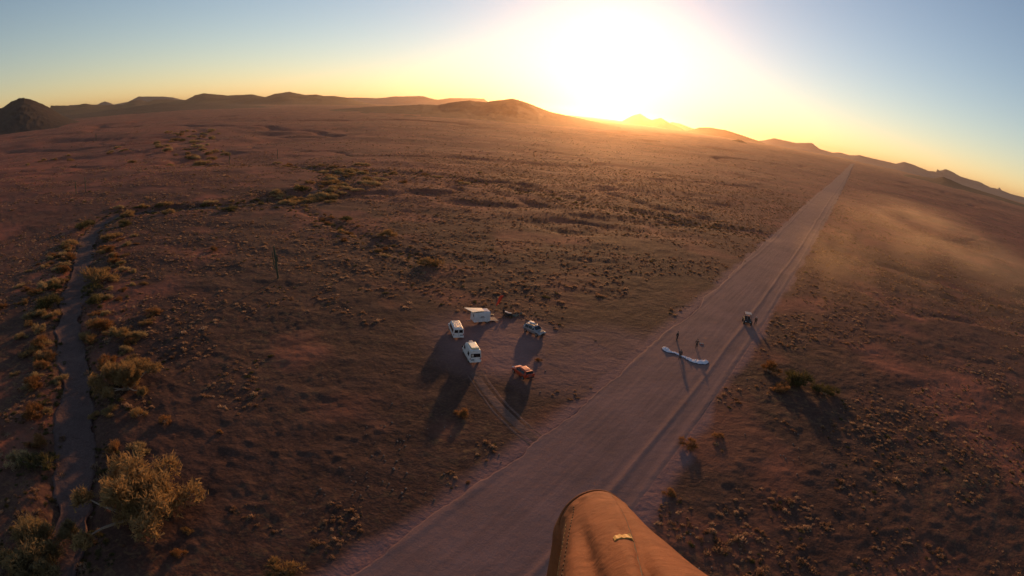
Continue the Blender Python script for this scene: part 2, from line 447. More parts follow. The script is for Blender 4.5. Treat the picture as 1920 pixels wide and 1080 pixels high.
def strip(name, pts, hw, zf, m, label, nt=24, step=None, skirt=.35, ragged=0.0):
    P = np.array(pts); T = np.gradient(P, axis=0); T /= np.linalg.norm(T, axis=1)[:, None]; N = np.stack([T[:, 1], -T[:, 0]], 1)
    tt = np.linspace(-1, 1, nt); wv = np.broadcast_to(np.asarray(hw, float), (len(P),))
    S = P[:, None, :]+N[:, None, :]*(tt[None, :, None]*wv[:, None, None])
    if ragged:
        for sgn, sd in ((1, 3), (-1, 4)):
            rg = fbm(P[:, 0]*1.0, P[:, 1], 5.5, 4, sd, .6)*ragged+fbm(P[:, 0], P[:, 1], 19, 2, sd+9)*ragged
            S = S+N[:, None, :]*(sgn*rg[:, None, None])*(np.clip(sgn*tt, 0, 1)**2)[None, :, None]
    z = zf(S[..., 0], S[..., 1], np.broadcast_to(tt, S.shape[:2]))
    z[:, 0] -= skirt; z[:, -1] -= skirt
    me = np_mesh(name, np.concatenate([S, z[..., None]], -1).reshape(-1, 3), grid_faces(len(P), nt))
    return tag(link(name, me, m), label, kind='structure')
# road: a straight graded airstrip-wide dirt road running to the horizon
al = [-80.]
while al[-1] < 3600: al.append(al[-1]+max(.35, .006*abs(al[-1])) if al[-1] > 20 else al[-1]+1.2)
al = np.array(al)
RP = ROAD_C*RN[None, :]+al[:, None]*RU[None, :]+RN[None, :]*2.3
def rz(x, y, t_): return road_z(x, y)+0.02+np.hypot(x, y)*.0003
tt_ = None
strip('road', RP, 8.4+1.9*np.clip((al-120)/100, 0, 1)-2.5*np.clip((al-300)/1500, 0, 1), rz, M['road'], 'wide graded dirt road running straight to the horizon', nt=84, ragged=.9)
def resample(pts, d):
    P = np.array(pts); L = np.concatenate([[0], np.cumsum(np.linalg.norm(np.diff(P, axis=0), axis=1))]); s_ = np.arange(0, L[-1], d)
    return np.stack([np.interp(s_, L, P[:, 0]), np.interp(s_, L, P[:, 1])], 1)
WP = resample(WASH, .8)
hwv = 2.7+.5*fbm(WP[:, 0], WP[:, 1], 12, 2, 5)
def wz(x, y, t_): return height(x, y)+0.03+0.25*np.abs(t_)**4+0.03*fbm(x, y, 1.5, 2, 71)
strip('dry_wash', WP, hwv, wz, M['wash'], 'dark sandy bed of a dry wash winding past trees on the left', nt=22, ragged=1.3)
WP2 = resample(WASH2, 2)
strip('dry_wash', WP2, 2.2+.5*fbm(WP2[:, 0], WP2[:, 1], 12, 2, 5), wz, M['wash'], 'sandy bed of the dry wash crossing the middle distance', nt=14, ragged=1.3)
TP = resample(TRACK, .4)
def tz(x, y, t_): return height(x, y)+0.03-0.05*np.exp(-((np.abs(t_)-.55)/.17)**2)-.04*np.abs(t_)**6
M['track'] = sandy('track_dust', (.13, .07, .055), (.19, .105, .08), (.26, .15, .115), scale=1.5)
strip('dirt_track', TP, 1.5, tz, M['track'], 'two wheel ruts leading from the camper van to the road', nt=18, skirt=.10, ragged=.35)

# ------------------------------------------------------------------ hills and ranges
HTOP = 60.0
def hills(name, crest, dist, depth, m, label, rough=.10, foot=None, seed=1, power=1.25, detail=1.0):
    P = np.array(crest, float); xs = np.arange(P[0, 0], P[-1, 0]+.01, 1.3)
    ys = np.interp(xs, P[:, 0], P[:, 1]); ry = rays(np.stack([xs, ys], 1))
    az_ = np.arctan2(ry[:, 0], ry[:, 1]); el = np.arctan2(ry[:, 2], np.hypot(ry[:, 0], ry[:, 1]))
    dv = dist*(1+.05*fbm(az_*8, az_*0, 1, 2, seed))
    top = CAMH+dv*np.tan(el)+6
    top = top*(1+.025*detail*fbm(az_*260, az_*0+seed, 1, 4, seed+3))
    tt = np.concatenate([np.linspace(-1, 0, 34), np.linspace(0, 1, 12)[1:]])
    T_, A_ = np.meshgrid(tt, az_); Dv = dv[:, None]
    Rv = Dv+T_*depth
    sx, sy = Rv*np.sin(A_), Rv*np.cos(A_)
    L = dist*.05
    g = np.abs(fbm(sx+500*seed, sy*.45, L*.55, 4, seed+9))
    bell = (1-np.abs(T_))**power
    kz = np.hanning(41); kz /= kz.sum(); tops = np.convolve(np.pad(top, 20, mode='edge'), kz, 'valid')
    wt = np.exp(-(T_/.10)**2); TOP = np.minimum(tops, top.max())[:, None]*(1-wt)+top[:, None]*wt
    zz = TOP*bell*(1-rough*6*g*np.abs(T_)*(1-np.abs(T_))*2)-6
    zz = zz+fbm(sx, sy, L*.12, 3, seed+30)*top[:, None]*.035*np.abs(T_)*(1-np.abs(T_))*4
    edge = np.clip(np.minimum(np.arange(len(xs)), len(xs)-1-np.arange(len(xs)))/8, 0, 1)[:, None]
    zz = (zz+6)*edge-6
    global HTOP; HTOP = max(HTOP, float(zz.max())+12)
    me = np_mesh(name, np.stack([sx, sy, zz], -1).reshape(-1, 3), grid_faces(len(az_), len(tt)))
    tag(link(name, me, m), label, kind='structure')
hills('hills', [(-110, 250), (-60, 232), (0, 203), (7, 200), (22, 190), (36, 184), (45, 183), (60, 187), (80, 195), (100, 206), (118, 217), (140, 226), (170, 233), (215, 240)], 2350, 800, M['hill_dark'], 'dark cone hill at the left edge', seed=1, power=1.05, rough=.035)
hills('hills', [(85, 207), (95, 198), (140, 198), (160, 194), (173, 196), (200, 197), (230, 196), (247, 189), (263, 187), (277, 191), (287, 187), (313, 186), (347, 188), (367, 178), (383, 175), (427, 179), (473, 177), (497, 182), (515, 176), (542, 172), (573, 178), (593, 177), (607, 180), (627, 180), (650, 183), (670, 189), (693, 194), (720, 199)], 7600, 1400, M['hill'], 'brown range along the left horizon', seed=2)
hills('hills', [(120, 197), (183, 196), (190, 192), (197, 190), (204, 192), (213, 196), (240, 191), (260, 181), (300, 181), (320, 182), (343, 187), (380, 192)], 9800, 900, M['hill_hazed'], 'flat topped mesa behind the left range', seed=3)
hills('hills', [(560, 188), (620, 184), (643, 183), (677, 183), (707, 184), (722, 183), (737, 181), (793, 180), (806, 184), (820, 187), (843, 184), (880, 184), (907, 185), (914, 190), (960, 200)], 9600, 1100, M['hill_hazed'], 'long pale mesa behind the central hill', seed=4)
hills('hills', [(100, 219), (150, 214), (200, 207), (273, 197), (300, 194), (350, 195), (400, 193), (450, 196), (520, 199), (600, 204), (660, 208)], 4300, 1300, M['hill'], 'low dark ridge in front of the left range', seed=5)
hills('hills', [(560, 212), (640, 204), (693, 200), (747, 198), (787, 196), (807, 196), (820, 197), (847, 192), (880, 188), (893, 190), (913, 191), (933, 188), (962, 185), (987, 192), (1007, 200), (1033, 210), (1080, 220), (1127, 231), (1170, 240)], 2600, 1150, M['hill'], 'broad brown hill left of the sun', seed=6, power=1.5)
hills('hills', [(1120, 233), (1150, 232), (1165, 228), (1185, 217), (1200, 213), (1215, 222), (1222, 225), (1239, 221), (1256, 231), (1271, 238), (1290, 245)], 8200, 900, M['hill'], 'small peaks under the sun', seed=7)
hills('hills', [(1240, 236), (1260, 229), (1275, 232), (1297, 240), (1320, 247)], 10500, 800, M['hill_hazed'], 'far peak right of the sun', seed=8)
hills('hills', [(1270, 250), (1301, 242), (1312, 239), (1331, 239), (1361, 244), (1387, 252), (1410, 260), (1440, 270)], 7300, 900, M['hill'], 'rounded hill on the right horizon', seed=9)
hills('hills', [(1400, 266), (1432, 263), (1451, 259), (1492, 268), (1522, 268), (1537, 279), (1560, 286), (1575, 286), (1594, 291), (1612, 291), (1650, 300), (1680, 307), (1695, 303), (1710, 308), (1740, 320), (1755, 322), (1758, 317), (1761, 320), (1774, 317), (1785, 322), (1804, 332), (1837, 341), (1856, 351), (1871, 354), (1874, 351), (1877, 356), (1897, 364), (1920, 370), (1990, 392), (2060, 412)], 9200, 1300, M['hill_hazed'], 'jagged range along the right horizon', seed=10, detail=1.6)
hills('hills', [(1352, 268), (1365, 267), (1372, 263), (1384, 261), (1391, 263), (1404, 271), (1420, 277)], 3600, 260, M['hill_dark'], 'small dark knoll on the plain right of the sun', seed=11)
hills('hills', [(1690, 325), (1725, 330), (1750, 334), (1768, 331), (1785, 338), (1805, 347), (1860, 364), (1912, 381), (1990, 408)], 4200, 700, M['hill'], 'low ridge before the jagged range', seed=12)

# ------------------------------------------------------------------ shrubs
def leaf_cloud(n, rx, rz_, size, seed, slim=.35, outward=.6, shell=.5, base=0.0, clumps=None):
    """many leaf or twig triangles through a mound; returns verts, tris"""
    g = np.random.default_rng(seed)
    if clumps is None: clumps = [(0, 0, 0, 1)]
    V = []
    per = max(1, n//len(clumps))
    for (cx, cy, cz, cs) in clumps:
        d = g.normal(size=(per, 3)); d[:, 2] = np.abs(d[:, 2])*.9-.15; d /= np.linalg.norm(d, axis=1)[:, None]
        rad = (shell+(1-shell)*g.random(per)**.6)*(1+.28*np.sin(d[:, 0]*5+seed)*np.cos(d[:, 1]*4+cx))
        p = d*rad[:, None]*np.array([rx*cs, rx*cs, rz_*cs])+[cx, cy, cz+base]
        ax = d*outward+g.normal(size=(per, 3))*(1-outward)*.9+[0, 0, .25]; ax /= np.linalg.norm(ax, axis=1)[:, None]
        sd = np.cross(ax, g.normal(size=(per, 3))); sd /= np.linalg.norm(sd, axis=1)[:, None]
        L = size*(.5+g.random(per))[:, None]; W = L*slim
        V.append(np.stack([p-ax*L*.5-sd*W*.5, p-ax*L*.5+sd*W*.5, p+ax*L*.5], 1))
    V = np.concatenate(V).reshape(-1, 3); V[:, 2] = np.maximum(V[:, 2], -.05)
    return V, np.arange(len(V)).reshape(-1, 3)
def shrub_mesh(name, seed, m, n=150, size=.30):
    g = random.Random(seed)
    cl = [(g.uniform(-.5, .5), g.uniform(-.5, .5), g.uniform(-.1, .15), g.uniform(.45, .75)) for _ in range(g.randint(3, 6))]
    V, T_ = leaf_cloud(n, .75, .62, size, seed, slim=.4, clumps=cl)
    me = np_mesh(name, V, T_, False); me.materials.append(m); return me
dry = [shrub_mesh('shrub_dry', 100+i, M['bush_dry']) for i in range(5)]
green = [shrub_mesh('shrub_green', 200+i, M['bush_green'], 220, .24) for i in range(3)]

def blocked(x, y):
    o = road_off(x, y)
    b = (o > -ROAD_HW-.5) & (o < ROAD_HW+3.6)
    b |= poly_dist(x, y, WASH) < 2.1
    b |= poly_dist(x, y, [tuple(p) for p in TRACK]) < 1.6
    b |= (np.hypot(x-0, y-89) < 13)
    b |= (np.hypot(x-8, y-84) < 9)
    return b
def scatter(n, r0, r1, pw, thr, seed):
    g = np.random.default_rng(seed); a = np.radians(g.uniform(-67, 67, n)); q = g.random(n)
    r = (r0**pw+(r1**pw-r0**pw)*q)**(1/pw); x, y = r*np.sin(a), r*np.cos(a)
    dn = fbm(x, y, 22, 3, 55)+.5*fbm(x, y, 5, 2, 56)
    soft = fbm(x, y, 70, 2, 57)*.25
    nearbank = np.exp(-(poly_dist(x, y, WASH)/9)**2)+np.exp(-(poly_dist(x, y, WASH2)/12)**2)+.8*np.exp(-(poly_dist(x, y, GUL1)/12)**2)+.8*np.exp(-(poly_dist(x, y, GUL2)/7)**2)
    gold = 0
    for (cx, cy), rad in ((g1(330, 452), 38), (g1(230, 470), 22), (g1(1150, 325), 130), (g1(1250, 350), 70), (g1(600, 480), 25), (g1(900, 330), 90), (g1(1850, 560), 40), (g1(1750, 850), 20)):
        gold = gold+np.exp(-((x-cx)**2+(y-cy)**2)/rad**2)
    soft = soft+.6*np.clip(gold, 0, 1)+.45*np.exp(-(rill(x, y)/.05)**2)
    dark = np.exp(-(np.hypot(x-g1(640, 900)[0], y-g1(640, 900)[1])/26)**2)+.7*np.exp(-(np.hypot(x-g1(1450, 900)[0], y-g1(1450, 900)[1])/22)**2)+.7*np.exp(-(np.hypot(x-g1(620, 650)[0], y-g1(620, 650)[1])/22)**2)
    soft = soft-.42*np.clip(dark, 0, 1)
    k = (dn+soft+nearbank*.7 > thr) & ~blocked(x, y) & (bare_mask(x, y) < .45+.5*g.random(n))
    return x[k], y[k], nearbank[k]
xa, ya, na = scatter(120000, 26, 460, 1.4, .05, 1)
xb, yb, nb = scatter(90000, 220, 1600, 1.3, 0, 2)
xs_, ys_ = np.concatenate([xa, xb]), np.concatenate([ya, yb]); nbk = np.concatenate([na, nb])
g = np.random.default_rng(9)
size = .20+.46*g.random(len(xs_))**2.6
size += (g.random(len(xs_)) < .05)*.45
size[len(xa):] *= 1.5
size *= 1+.8*np.clip(nbk, 0, 1)*g.random(len(xs_))
kind = np.where(g.random(len(xs_)) < .10+.6*np.clip(nbk, 0, 1), 1, 0)
zs_ = height(xs_, ys_)
# the 300 that show largest are single objects; sorted by apparent size inside the frame
Hd = np.sqrt(xs_**2+ys_**2+CAMH**2)
def inframe(x, y, z):
    v = np.stack([x, y, z-CAMH], 1); v /= np.linalg.norm(v, axis=1)[:, None]
    Yc = math.cos(PITCH)*v[:, 2]+math.sin(PITCH)*v[:, 1]; Zc = math.cos(PITCH)*v[:, 1]-math.sin(PITCH)*v[:, 2]
    th = np.arccos(np.clip(Zc, -1, 1)); q = np.hypot(v[:, 0], Yc)+1e-9; px, py = th*F*v[:, 0]/q, th*F*Yc/q
    c, s = math.cos(ROLL), math.sin(ROLL); px, py = c*px+s*py, -s*px+c*py
    return 960+px, 540-py
px, py = inframe(xs_, ys_, zs_)
vis = (px > 5) & (px < 1915) & (py > 0) & (py < 1075)
score = np.where(vis, size/Hd, 0)
order = np.argsort(-score)
def region(x, y):
    o_ = float(road_off(np.array([x]), np.array([y]))[0]); d = math.hypot(x, y); q = poly_dist(np.array([x]), np.array([y]), WASH)[0]
    left = x < np.interp(y, [p[1] for p in WASH], [p[0] for p in WASH])
    if o_ > 0:
        a_ = float(road_along(x, y))
        if o_ < 16: return 'close beside the sand ridge right of the road'
        if x > 70: return 'far out on the plain at right'
        return 'on the dark flats right of the road' if a_ < 85 else 'right of the road beyond the buggy'
    if left and q < 40: return 'on the left side of the near wash'
    if q < 9: return 'on the right bank of the near wash'
    if math.hypot(x, y-88) < 22: return 'on the ground round the parked vans'
    if o_ > -14: return 'along the left shoulder of the road'
    if y > 105: return 'on the plain beyond the camp'
    return 'between the wash and the camp' if x < -12 else 'between the camp and the bottom of the view'
for kk, meshes, nm, lab, grp in ((0, dry, 'dry_shrub', 'small dry brown shrub scattered over the near desert floor', 'small dry shrubs on the near desert floor'),
                                  (1, green, 'green_shrub', 'small olive green shrub on the near desert floor or wash bank', 'small green shrubs on the near desert floor')):
    ids = [i for i in order if kind[i] == kk][:290 if kk == 0 else 200]
    for i in ids:
        o = bpy.data.objects.new(nm, meshes[i % len(meshes)]); C.objects.link(o)
        o.location = (xs_[i], ys_[i], zs_[i]-.03); s_ = size[i]; o.scale = (s_*(.8+.5*random.random()), s_, s_*random.uniform(.65, 1.0)); o.rotation_euler = (0, 0, random.uniform(0, 6.28))
        rg = region(xs_[i], ys_[i]); sz_ = 'knee-high' if size[i] < .62 else 'waist-high'
        tag(o, '%s %s %s' % (sz_, 'dry brown shrub' if kk == 0 else 'olive green shrub', rg), 'shrub', '%s %s %s' % (sz_, 'dry shrubs' if kk == 0 else 'green shrubs', rg)); kind[i] += 10
# the rest: ground cover nobody could count
def cover(name, sel, meshes, label):
    col = bpy.data.collections.new(name+'_kinds')
    for i, me in enumerate(meshes):
        o = bpy.data.objects.new('%s_kind' % name, me); col.objects.link(o)
    P = np.stack([xs_[sel], ys_[sel], zs_[sel]-.03], 1)
    me = bpy.data.meshes.new(name); me.vertices.add(len(P)); me.vertices.foreach_set('co', P.astype(np.float32).ravel())
    a = me.attributes.new('sz', 'FLOAT', 'POINT'); a.data.foreach_set('value', size[sel].astype(np.float32))
    me.update(); o = link(name, me); tag(o, label, kind='stuff')
    ng = bpy.data.node_groups.new(name, 'GeometryNodeTree')
    ng.interface.new_socket('Geometry', in_out='INPUT', socket_type='NodeSocketGeometry'); ng.interface.new_socket('Geometry', in_out='OUTPUT', socket_type='NodeSocketGeometry')
    N = ng.nodes; L = ng.links
    gi = N.new('NodeGroupInput'); go = N.new('NodeGroupOutput'); ip = N.new('GeometryNodeInstanceOnPoints'); ci = N.new('GeometryNodeCollectionInfo')
    ci.inputs['Collection'].default_value = col; ci.inputs['Separate Children'].default_value = True; ci.inputs['Reset Children'].default_value = True
    ip.inputs['Pick Instance'].default_value = True
    rv = N.new('FunctionNodeRandomValue'); rv.data_type = 'FLOAT_VECTOR'; rv.inputs['Min'].default_value = (0, 0, 0); rv.inputs['Max'].default_value = (0, 0, 6.283)
    na_ = N.new('GeometryNodeInputNamedAttribute'); na_.data_type = 'FLOAT'; na_.inputs['Name'].default_value = 'sz'
    L.new(gi.outputs[0], ip.inputs['Points']); L.new(ci.outputs[0], ip.inputs['Instance']); L.new(rv.outputs['Value'], ip.inputs['Rotation'])
    L.new(na_.outputs[0], ip.inputs['Scale']); L.new(ip.outputs[0], go.inputs[0])
    mo = o.modifiers.new('scatter', 'NODES'); mo.node_group = ng
    return o
cover('dry_brush', kind == 0, dry, 'low dry brush covering the plain')
cover('green_brush', kind == 1, green, 'low green brush along the washes and gullies')

# ------------------------------------------------------------------ trees and large bushes
def tree_meshes(seed, n_clump, n_leaf, lsize, spread=1.0, hgt=.62, twig=.16, outw=.75, cmin=.22, cmax=.46, rmax=.8):
    """unit crown radius 1; returns crown mesh, trunk mesh"""
    g = random.Random(seed); cl = []
    for i in range(n_clump):
        a = g.uniform(0, 6.28); rd = g.uniform(.1, rmax)*spread; cl.append((rd*math.cos(a), rd*math.sin(a), g.uniform(.15, .62)*hgt*1.4*(1.1-rd*.5), g.uniform(cmin, cmax)))
    V, T_ = leaf_cloud(n_leaf, 1, .85, lsize, seed, slim=twig, outward=outw, shell=.35, clumps=cl)
    V[:, 2] = np.maximum(V[:, 2], .02)
    cm = np_mesh('crown', V, T_, False)
    mb = MB()
    for k, (cx, cy, cz, cs) in enumerate(cl):
        if k > 16: break
        j = (cx*.25+g.uniform(-.06, .06), cy*.25+g.uniform(-.06, .06), cz*.35)
        mb.tube([(g.uniform(-.04, .04), g.uniform(-.04, .04), -.08), j, (cx*.65+g.uniform(-.08, .08), cy*.65+g.uniform(-.08, .08), cz*.75), (cx, cy, cz+cs*.3)], [.032, .024, .015, .006], 5, False)
    me = bpy.data.meshes.new('trunk'); me.from_pydata([tuple(v) for v in mb.v], [], mb.f)
    return cm, me
TREES = [tree_meshes(i*7+3, 24+i*3, 14000, .085, twig=.24, outw=.5, cmin=.14, cmax=.34, rmax=.95) for i in range(4)]
BUSH = [tree_meshes(i*5+50, 8, 1100, .2, twig=.2, hgt=.5) for i in range(5)]
M['bush_straw'] = leafmat('straw_brush', ((.20, .14, .06), (.33, .24, .11), (.46, .34, .18)), .6)
M['bush_orange'] = leafmat('russet_brush', ((.16, .07, .025), (.28, .13, .045), (.40, .21, .08)))
leafv = {'olive': M['tree_leaf'], 'green': M['bush_green'], 'russet': M['bush_orange'], 'straw': M['bush_straw']}
cache = {}
def plant(px_, py_, rad_px, col, label, name=None, group=None, big=False, ry=None):
    x, y = g1(px_, py_); d = math.sqrt(x*x+y*y+CAMH**2); R_ = rad_px*d/F*(1.28 if big else 1.15)
    z = hz(x, y)
    src = TREES if big else BUSH
    cm, tm = src[random.randrange(len(src))]
    key = (id(cm), col)
    if key not in cache:
        c2 = cm.copy(); c2.materials.append(leafv[col]); t2 = tm.copy(); t2.materials.append(M['bark']); cache[key] = (c2, t2)
    c2, t2 = cache[key]
    nm = name or ('palo_verde_tree' if big else 'bush')
    r_ = empty(nm, (x, y, z), random.uniform(0, 6.28), label=label, cat='tree' if big else 'bush', group=group)
    hh = (1.0 if big else .95)*(ry or 1)
    r_.scale = (R_, R_*random.uniform(.85, 1.1), R_*hh)
    for n_, m_ in (('crown', c2), ('trunk', t2)):
        o = bpy.data.objects.new(n_, m_); C.objects.link(o); o.parent = r_
    return r_
plant(258, 972, 103, 'olive', 'widest olive tree with pale forked branches right of the wash at lower left', big=True)
plant(73, 1035, 66, 'straw', 'round straw coloured tree at the lower left corner, left of the wash', big=True)
plant(240, 735, 54, 'olive', 'tall olive tree right of the wash, halfway up its straight stretch', big=True)
plant(533, 1075, 34, 'olive', 'lone feathery olive bush cut by the bottom edge of the view')
plant(338, 1042, 15, 'russet', 'small round russet bush just below the widest olive tree')
plant(352, 1000, 11, 'olive', 'small upright yellowish bush right of the widest olive tree')
plant(210, 850, 22, 'russet', 'russet bush touching the top of the widest olive tree')
plant(75, 875, 34, 'green', 'green bush on the left bank opposite the widest olive tree')
plant(70, 838, 22, 'russet', 'russet bush on the left bank above the green one')
plant(72, 780, 26, 'russet', 'broad russet bush left of the wash, beside its lower bend')
plant(70, 728, 24, 'russet', 'dark russet bush left of the wash below a paler one')
plant(262, 785, 20, 'olive', 'low olive bush under the tall olive tree by the wash')
plant(310, 797, 15, 'russet', 'bright russet bush right of the tall olive tree')
plant(413, 815, 8, 'russet', 'tiny russet bush alone on bare ground right of the wash trees')
plant(205, 690, 24, 'russet', 'russet bush leaning over the right bank of the wash')
plant(84, 695, 18, 'russet', 'pale russet bush on the left bank level with the tall olive tree')
plant(70, 655, 22, 'russet', 'elongated orange bush left of the wash')
plant(230, 640, 22, 'olive', 'round olive bush above the tall olive tree')
plant(186, 622, 26, 'russet', 'dark russet bush on the right bank where the wash narrows')
plant(186, 575, 24, 'green', 'dark green bush hanging over the right bank')
plant(94, 577, 30, 'green', 'large green bush on the left bank of the wash')
plant(172, 548, 20, 'green', 'middle green bush of the clump on the right bank')
plant(185, 530, 34, 'olive', 'wide yellow green bush topping the clump on the right bank')
plant(105, 545, 17, 'green', 'green bush above the large one on the left bank')
plant(122, 515, 18, 'russet', 'orange bush on the left bank at the wash bend')
plant(128, 488, 16, 'russet', 'smaller orange bush further up the left bank')
plant(130, 463, 15, 'olive', 'thin olive bush on the left bank near the far bend')
plant(160, 428, 20, 'green', 'dark green tree at the outer corner of the wash bend')
plant(207, 452, 16, 'olive', 'olive bush inside the wash bend')
plant(205, 475, 14, 'russet', 'brown bush just below the inside of the wash bend')
plant(232, 425, 15, 'green', 'green bush beyond the inside of the wash bend')
plant(317, 402, 11, 'olive', 'spindly bush with pale stems on the far bank of the wash')
plant(402, 472, 12, 'russet', 'russet bush on the golden slope right of the wash')
plant(340, 262, 7, 'green', 'dark bush at the far end of the upper wash')
plant(808, 500, 21, 'olive', 'round olive bush standing alone above the camp')
plant(725, 446, 17, 'olive', 'large olive bush on the gully bank above the lone round one')
plant(650, 415, 13, 'green', 'dark bush at the head of the gully')
plant(865, 780, 16, 'russet', 'low russet bush left of the wheel ruts')
plant(1010, 680, 8, 'russet', 'tiny orange bush between the silver and the orange car')
plant(1440, 700, 24, 'russet', 'reddish bush right of the road beside the sand ridge')
plant(1492, 722, 34, 'green', 'dark green bush right of the road behind the reddish one')
plant(1545, 742, 26, 'green', 'dark green bush furthest right of the roadside clump')
plant(1465, 735, 18, 'russet', 'brown bush at the near side of the roadside clump')
plant(1290, 838, 20, 'russet', 'red brown bush beside the sand ridge right of the road')
plant(1252, 928, 14, 'russet', 'orange bush right of the trouser knee')
plant(1345, 822, 12, 'russet', 'small brown bush right of the red brown roadside one')
# the vegetated washes further out: each bush its own thing
def bank(pts_px, rpx, jit, cols, group, label, step):
    P = resample(gnd(pts_px), step); n = 0
    for x, y in P:
        for s_ in (-1, 1):
            if random.random() < .25: continue
            d = math.hypot(x, y); xx, yy = x+random.gauss(0, 1)*jit, y+random.gauss(0, 1)*jit*1.6
            if poly_dist(np.array([xx]), np.array([yy]), WASH2)[0] < 2.6 or poly_dist(np.array([xx]), np.array([yy]), WASH)[0] < 2.8: continue
            R_ = random.uniform(*rpx); cm, tm = BUSH[random.randrange(5)]; col = random.choice(cols)
            key = (id(cm), col)
            if key not in cache:
                c2 = cm.copy(); c2.materials.append(leafv[col]); t2 = tm.copy(); t2.materials.append(M['bark']); cache[key] = (c2, t2)
            o = bpy.data.objects.new('bush', cache[key][0]); C.objects.link(o)
            o.location = (xx, yy, hz(xx, yy)-.1); o.scale = (R_, R_*random.uniform(.8, 1.2), R_*random.uniform(.7, 1.0)); o.rotation_euler = (0, 0, random.uniform(0, 6.28))
            lm = ''
            if 'near wash' in label: lm = ' beside '+min((((160, 428), 'the outer bend'), ((120, 500), 'the orange bend bushes'), ((185, 540), 'the green clump'), ((186, 620), 'the narrow stretch'), ((240, 735), 'the tall olive tree'), ((215, 850), 'the widest tree')), key=lambda q_: math.hypot(g1(*q_[0])[0]-xx, g1(*q_[0])[1]-yy))[1]
            word = {'olive': 'olive ', 'straw': 'straw coloured ', 'russet': 'russet ', 'green': 'dark green '}[col]
            tag(o, word+label+lm, 'bush', word+group+lm); n += 1
    return n
bank([(240, 398), (330, 392), (430, 384), (500, 378), (560, 370), (612, 357)], (1.6, 3.8), 5, ['olive', 'straw', 'green'], 'bushes along the middle stretch of the wash', 'bush on the bank of the wash crossing the middle distance', 3.2)
bank([(560, 372), (600, 366), (635, 352), (650, 335), (620, 318)], (2.2, 4.8), 8, ['olive', 'straw'], 'bushes at the far bend of the wash', 'bush in the thicket at the far bend of the wash', 3.4)
bank([(352, 306), (336, 294), (338, 278), (350, 262), (372, 248)], (3, 7), 17, ['olive', 'straw'], 'bushes along the farthest vegetated wash', 'far bush in the dark thicket of the upper wash', 13)
bank([(560, 390), (620, 420), (680, 447), (740, 470)], (.8, 2.2), 4, ['olive', 'straw', 'russet'], 'bushes along the small gully', 'bush along the small gully between wash and camp', 3.6)
bank([(420, 308), (500, 309), (590, 314), (660, 325), (800, 332), (870, 340), (930, 352)], (1.0, 3.4), 9, ['straw', 'olive', 'russet'], 'bushes on the terrace edge', 'bush on the long terrace edge across the plain', 12)
bank([(30, 312), (80, 300), (180, 292), (290, 283)], (2, 4.2), 12, ['straw', 'olive'], 'bushes on the far left plain', 'bush in the line across the far left plain', 22)
bank([(105, 470), (92, 520), (80, 600), (80, 660), (75, 720), (70, 790), (72, 860), (80, 930)], (1.0, 2.6), 3.4, ['russet', 'straw', 'straw', 'olive'], 'undergrowth bushes on the left bank of the wash', 'bush on the left bank of the near wash', 2.7)
bank([(225, 440), (215, 480), (212, 540), (205, 600), (215, 680), (225, 780), (215, 850)], (1.0, 2.5), 3.2, ['russet', 'straw', 'olive'], 'undergrowth bushes on the right bank of the wash', 'bush on the right bank of the near wash', 2.9)

def saguaro(px_, py_, h, label, arms, lean=0.0):
    x, y = g1(px_, py_); r_ = empty('saguaro_cactus', (x, y, hz(x, y)-.05), 0, label=label, cat='cactus'); r_.rotation_euler = (0, lean, 0)
    def rib(pts, rad):
        mb = MB(); mb.tube(pts, rad, 14); ctr = [Vector(p) for p in pts]
        for i, v in enumerate(mb.v):
            if (i % 14) % 2: cc = ctr[min(i//14, len(ctr)-1)]; mb.v[i] = cc+(v-cc)*.8
        return mb
    rib([(0, 0, 0), (0, 0, h*.3), (.03, 0, h*.7), (0, 0, h*.96), (0, 0, h)], [.17*h/6, .2*h/6, .21*h/6, .16*h/6, .04]).build('trunk', M['cactus'], r_)
    for (ax, ay, z0, z1) in arms:
        rib([(0, 0, z0*h), (ax*.8, ay*.8, z0*h+.1), (ax, ay, z0*h+.5), (ax*1.03, ay, z1*h*.95), (ax, ay, z1*h)], [.12, .13, .14, .13, .04]).build('arm', M['cactus'], r_)
saguaro(522, 528, 7.6, 'tall dark saguaro with an arm close along its trunk left of the camp', [(-.62, .1, .30, .86), (.3, .35, .5, .72)], D(-6))
saguaro(180, 264, 9, 'small far saguaro on the left plain below the dark cone hill', [(.7, 0, .4, .8)])
saguaro(143, 366, 6.5, 'left one of two far saguaros on the left plain', [(-.5, 0, .45, .85)])
saguaro(161, 362, 7.5, 'right and taller one of two far saguaros on the left plain', [])
saguaro(430, 304, 8, 'far saguaro right of the upper wash', [(.6, 0, .4, .8)])
saguaro(520, 296, 7, 'far saguaro alone above the terrace edge', [])

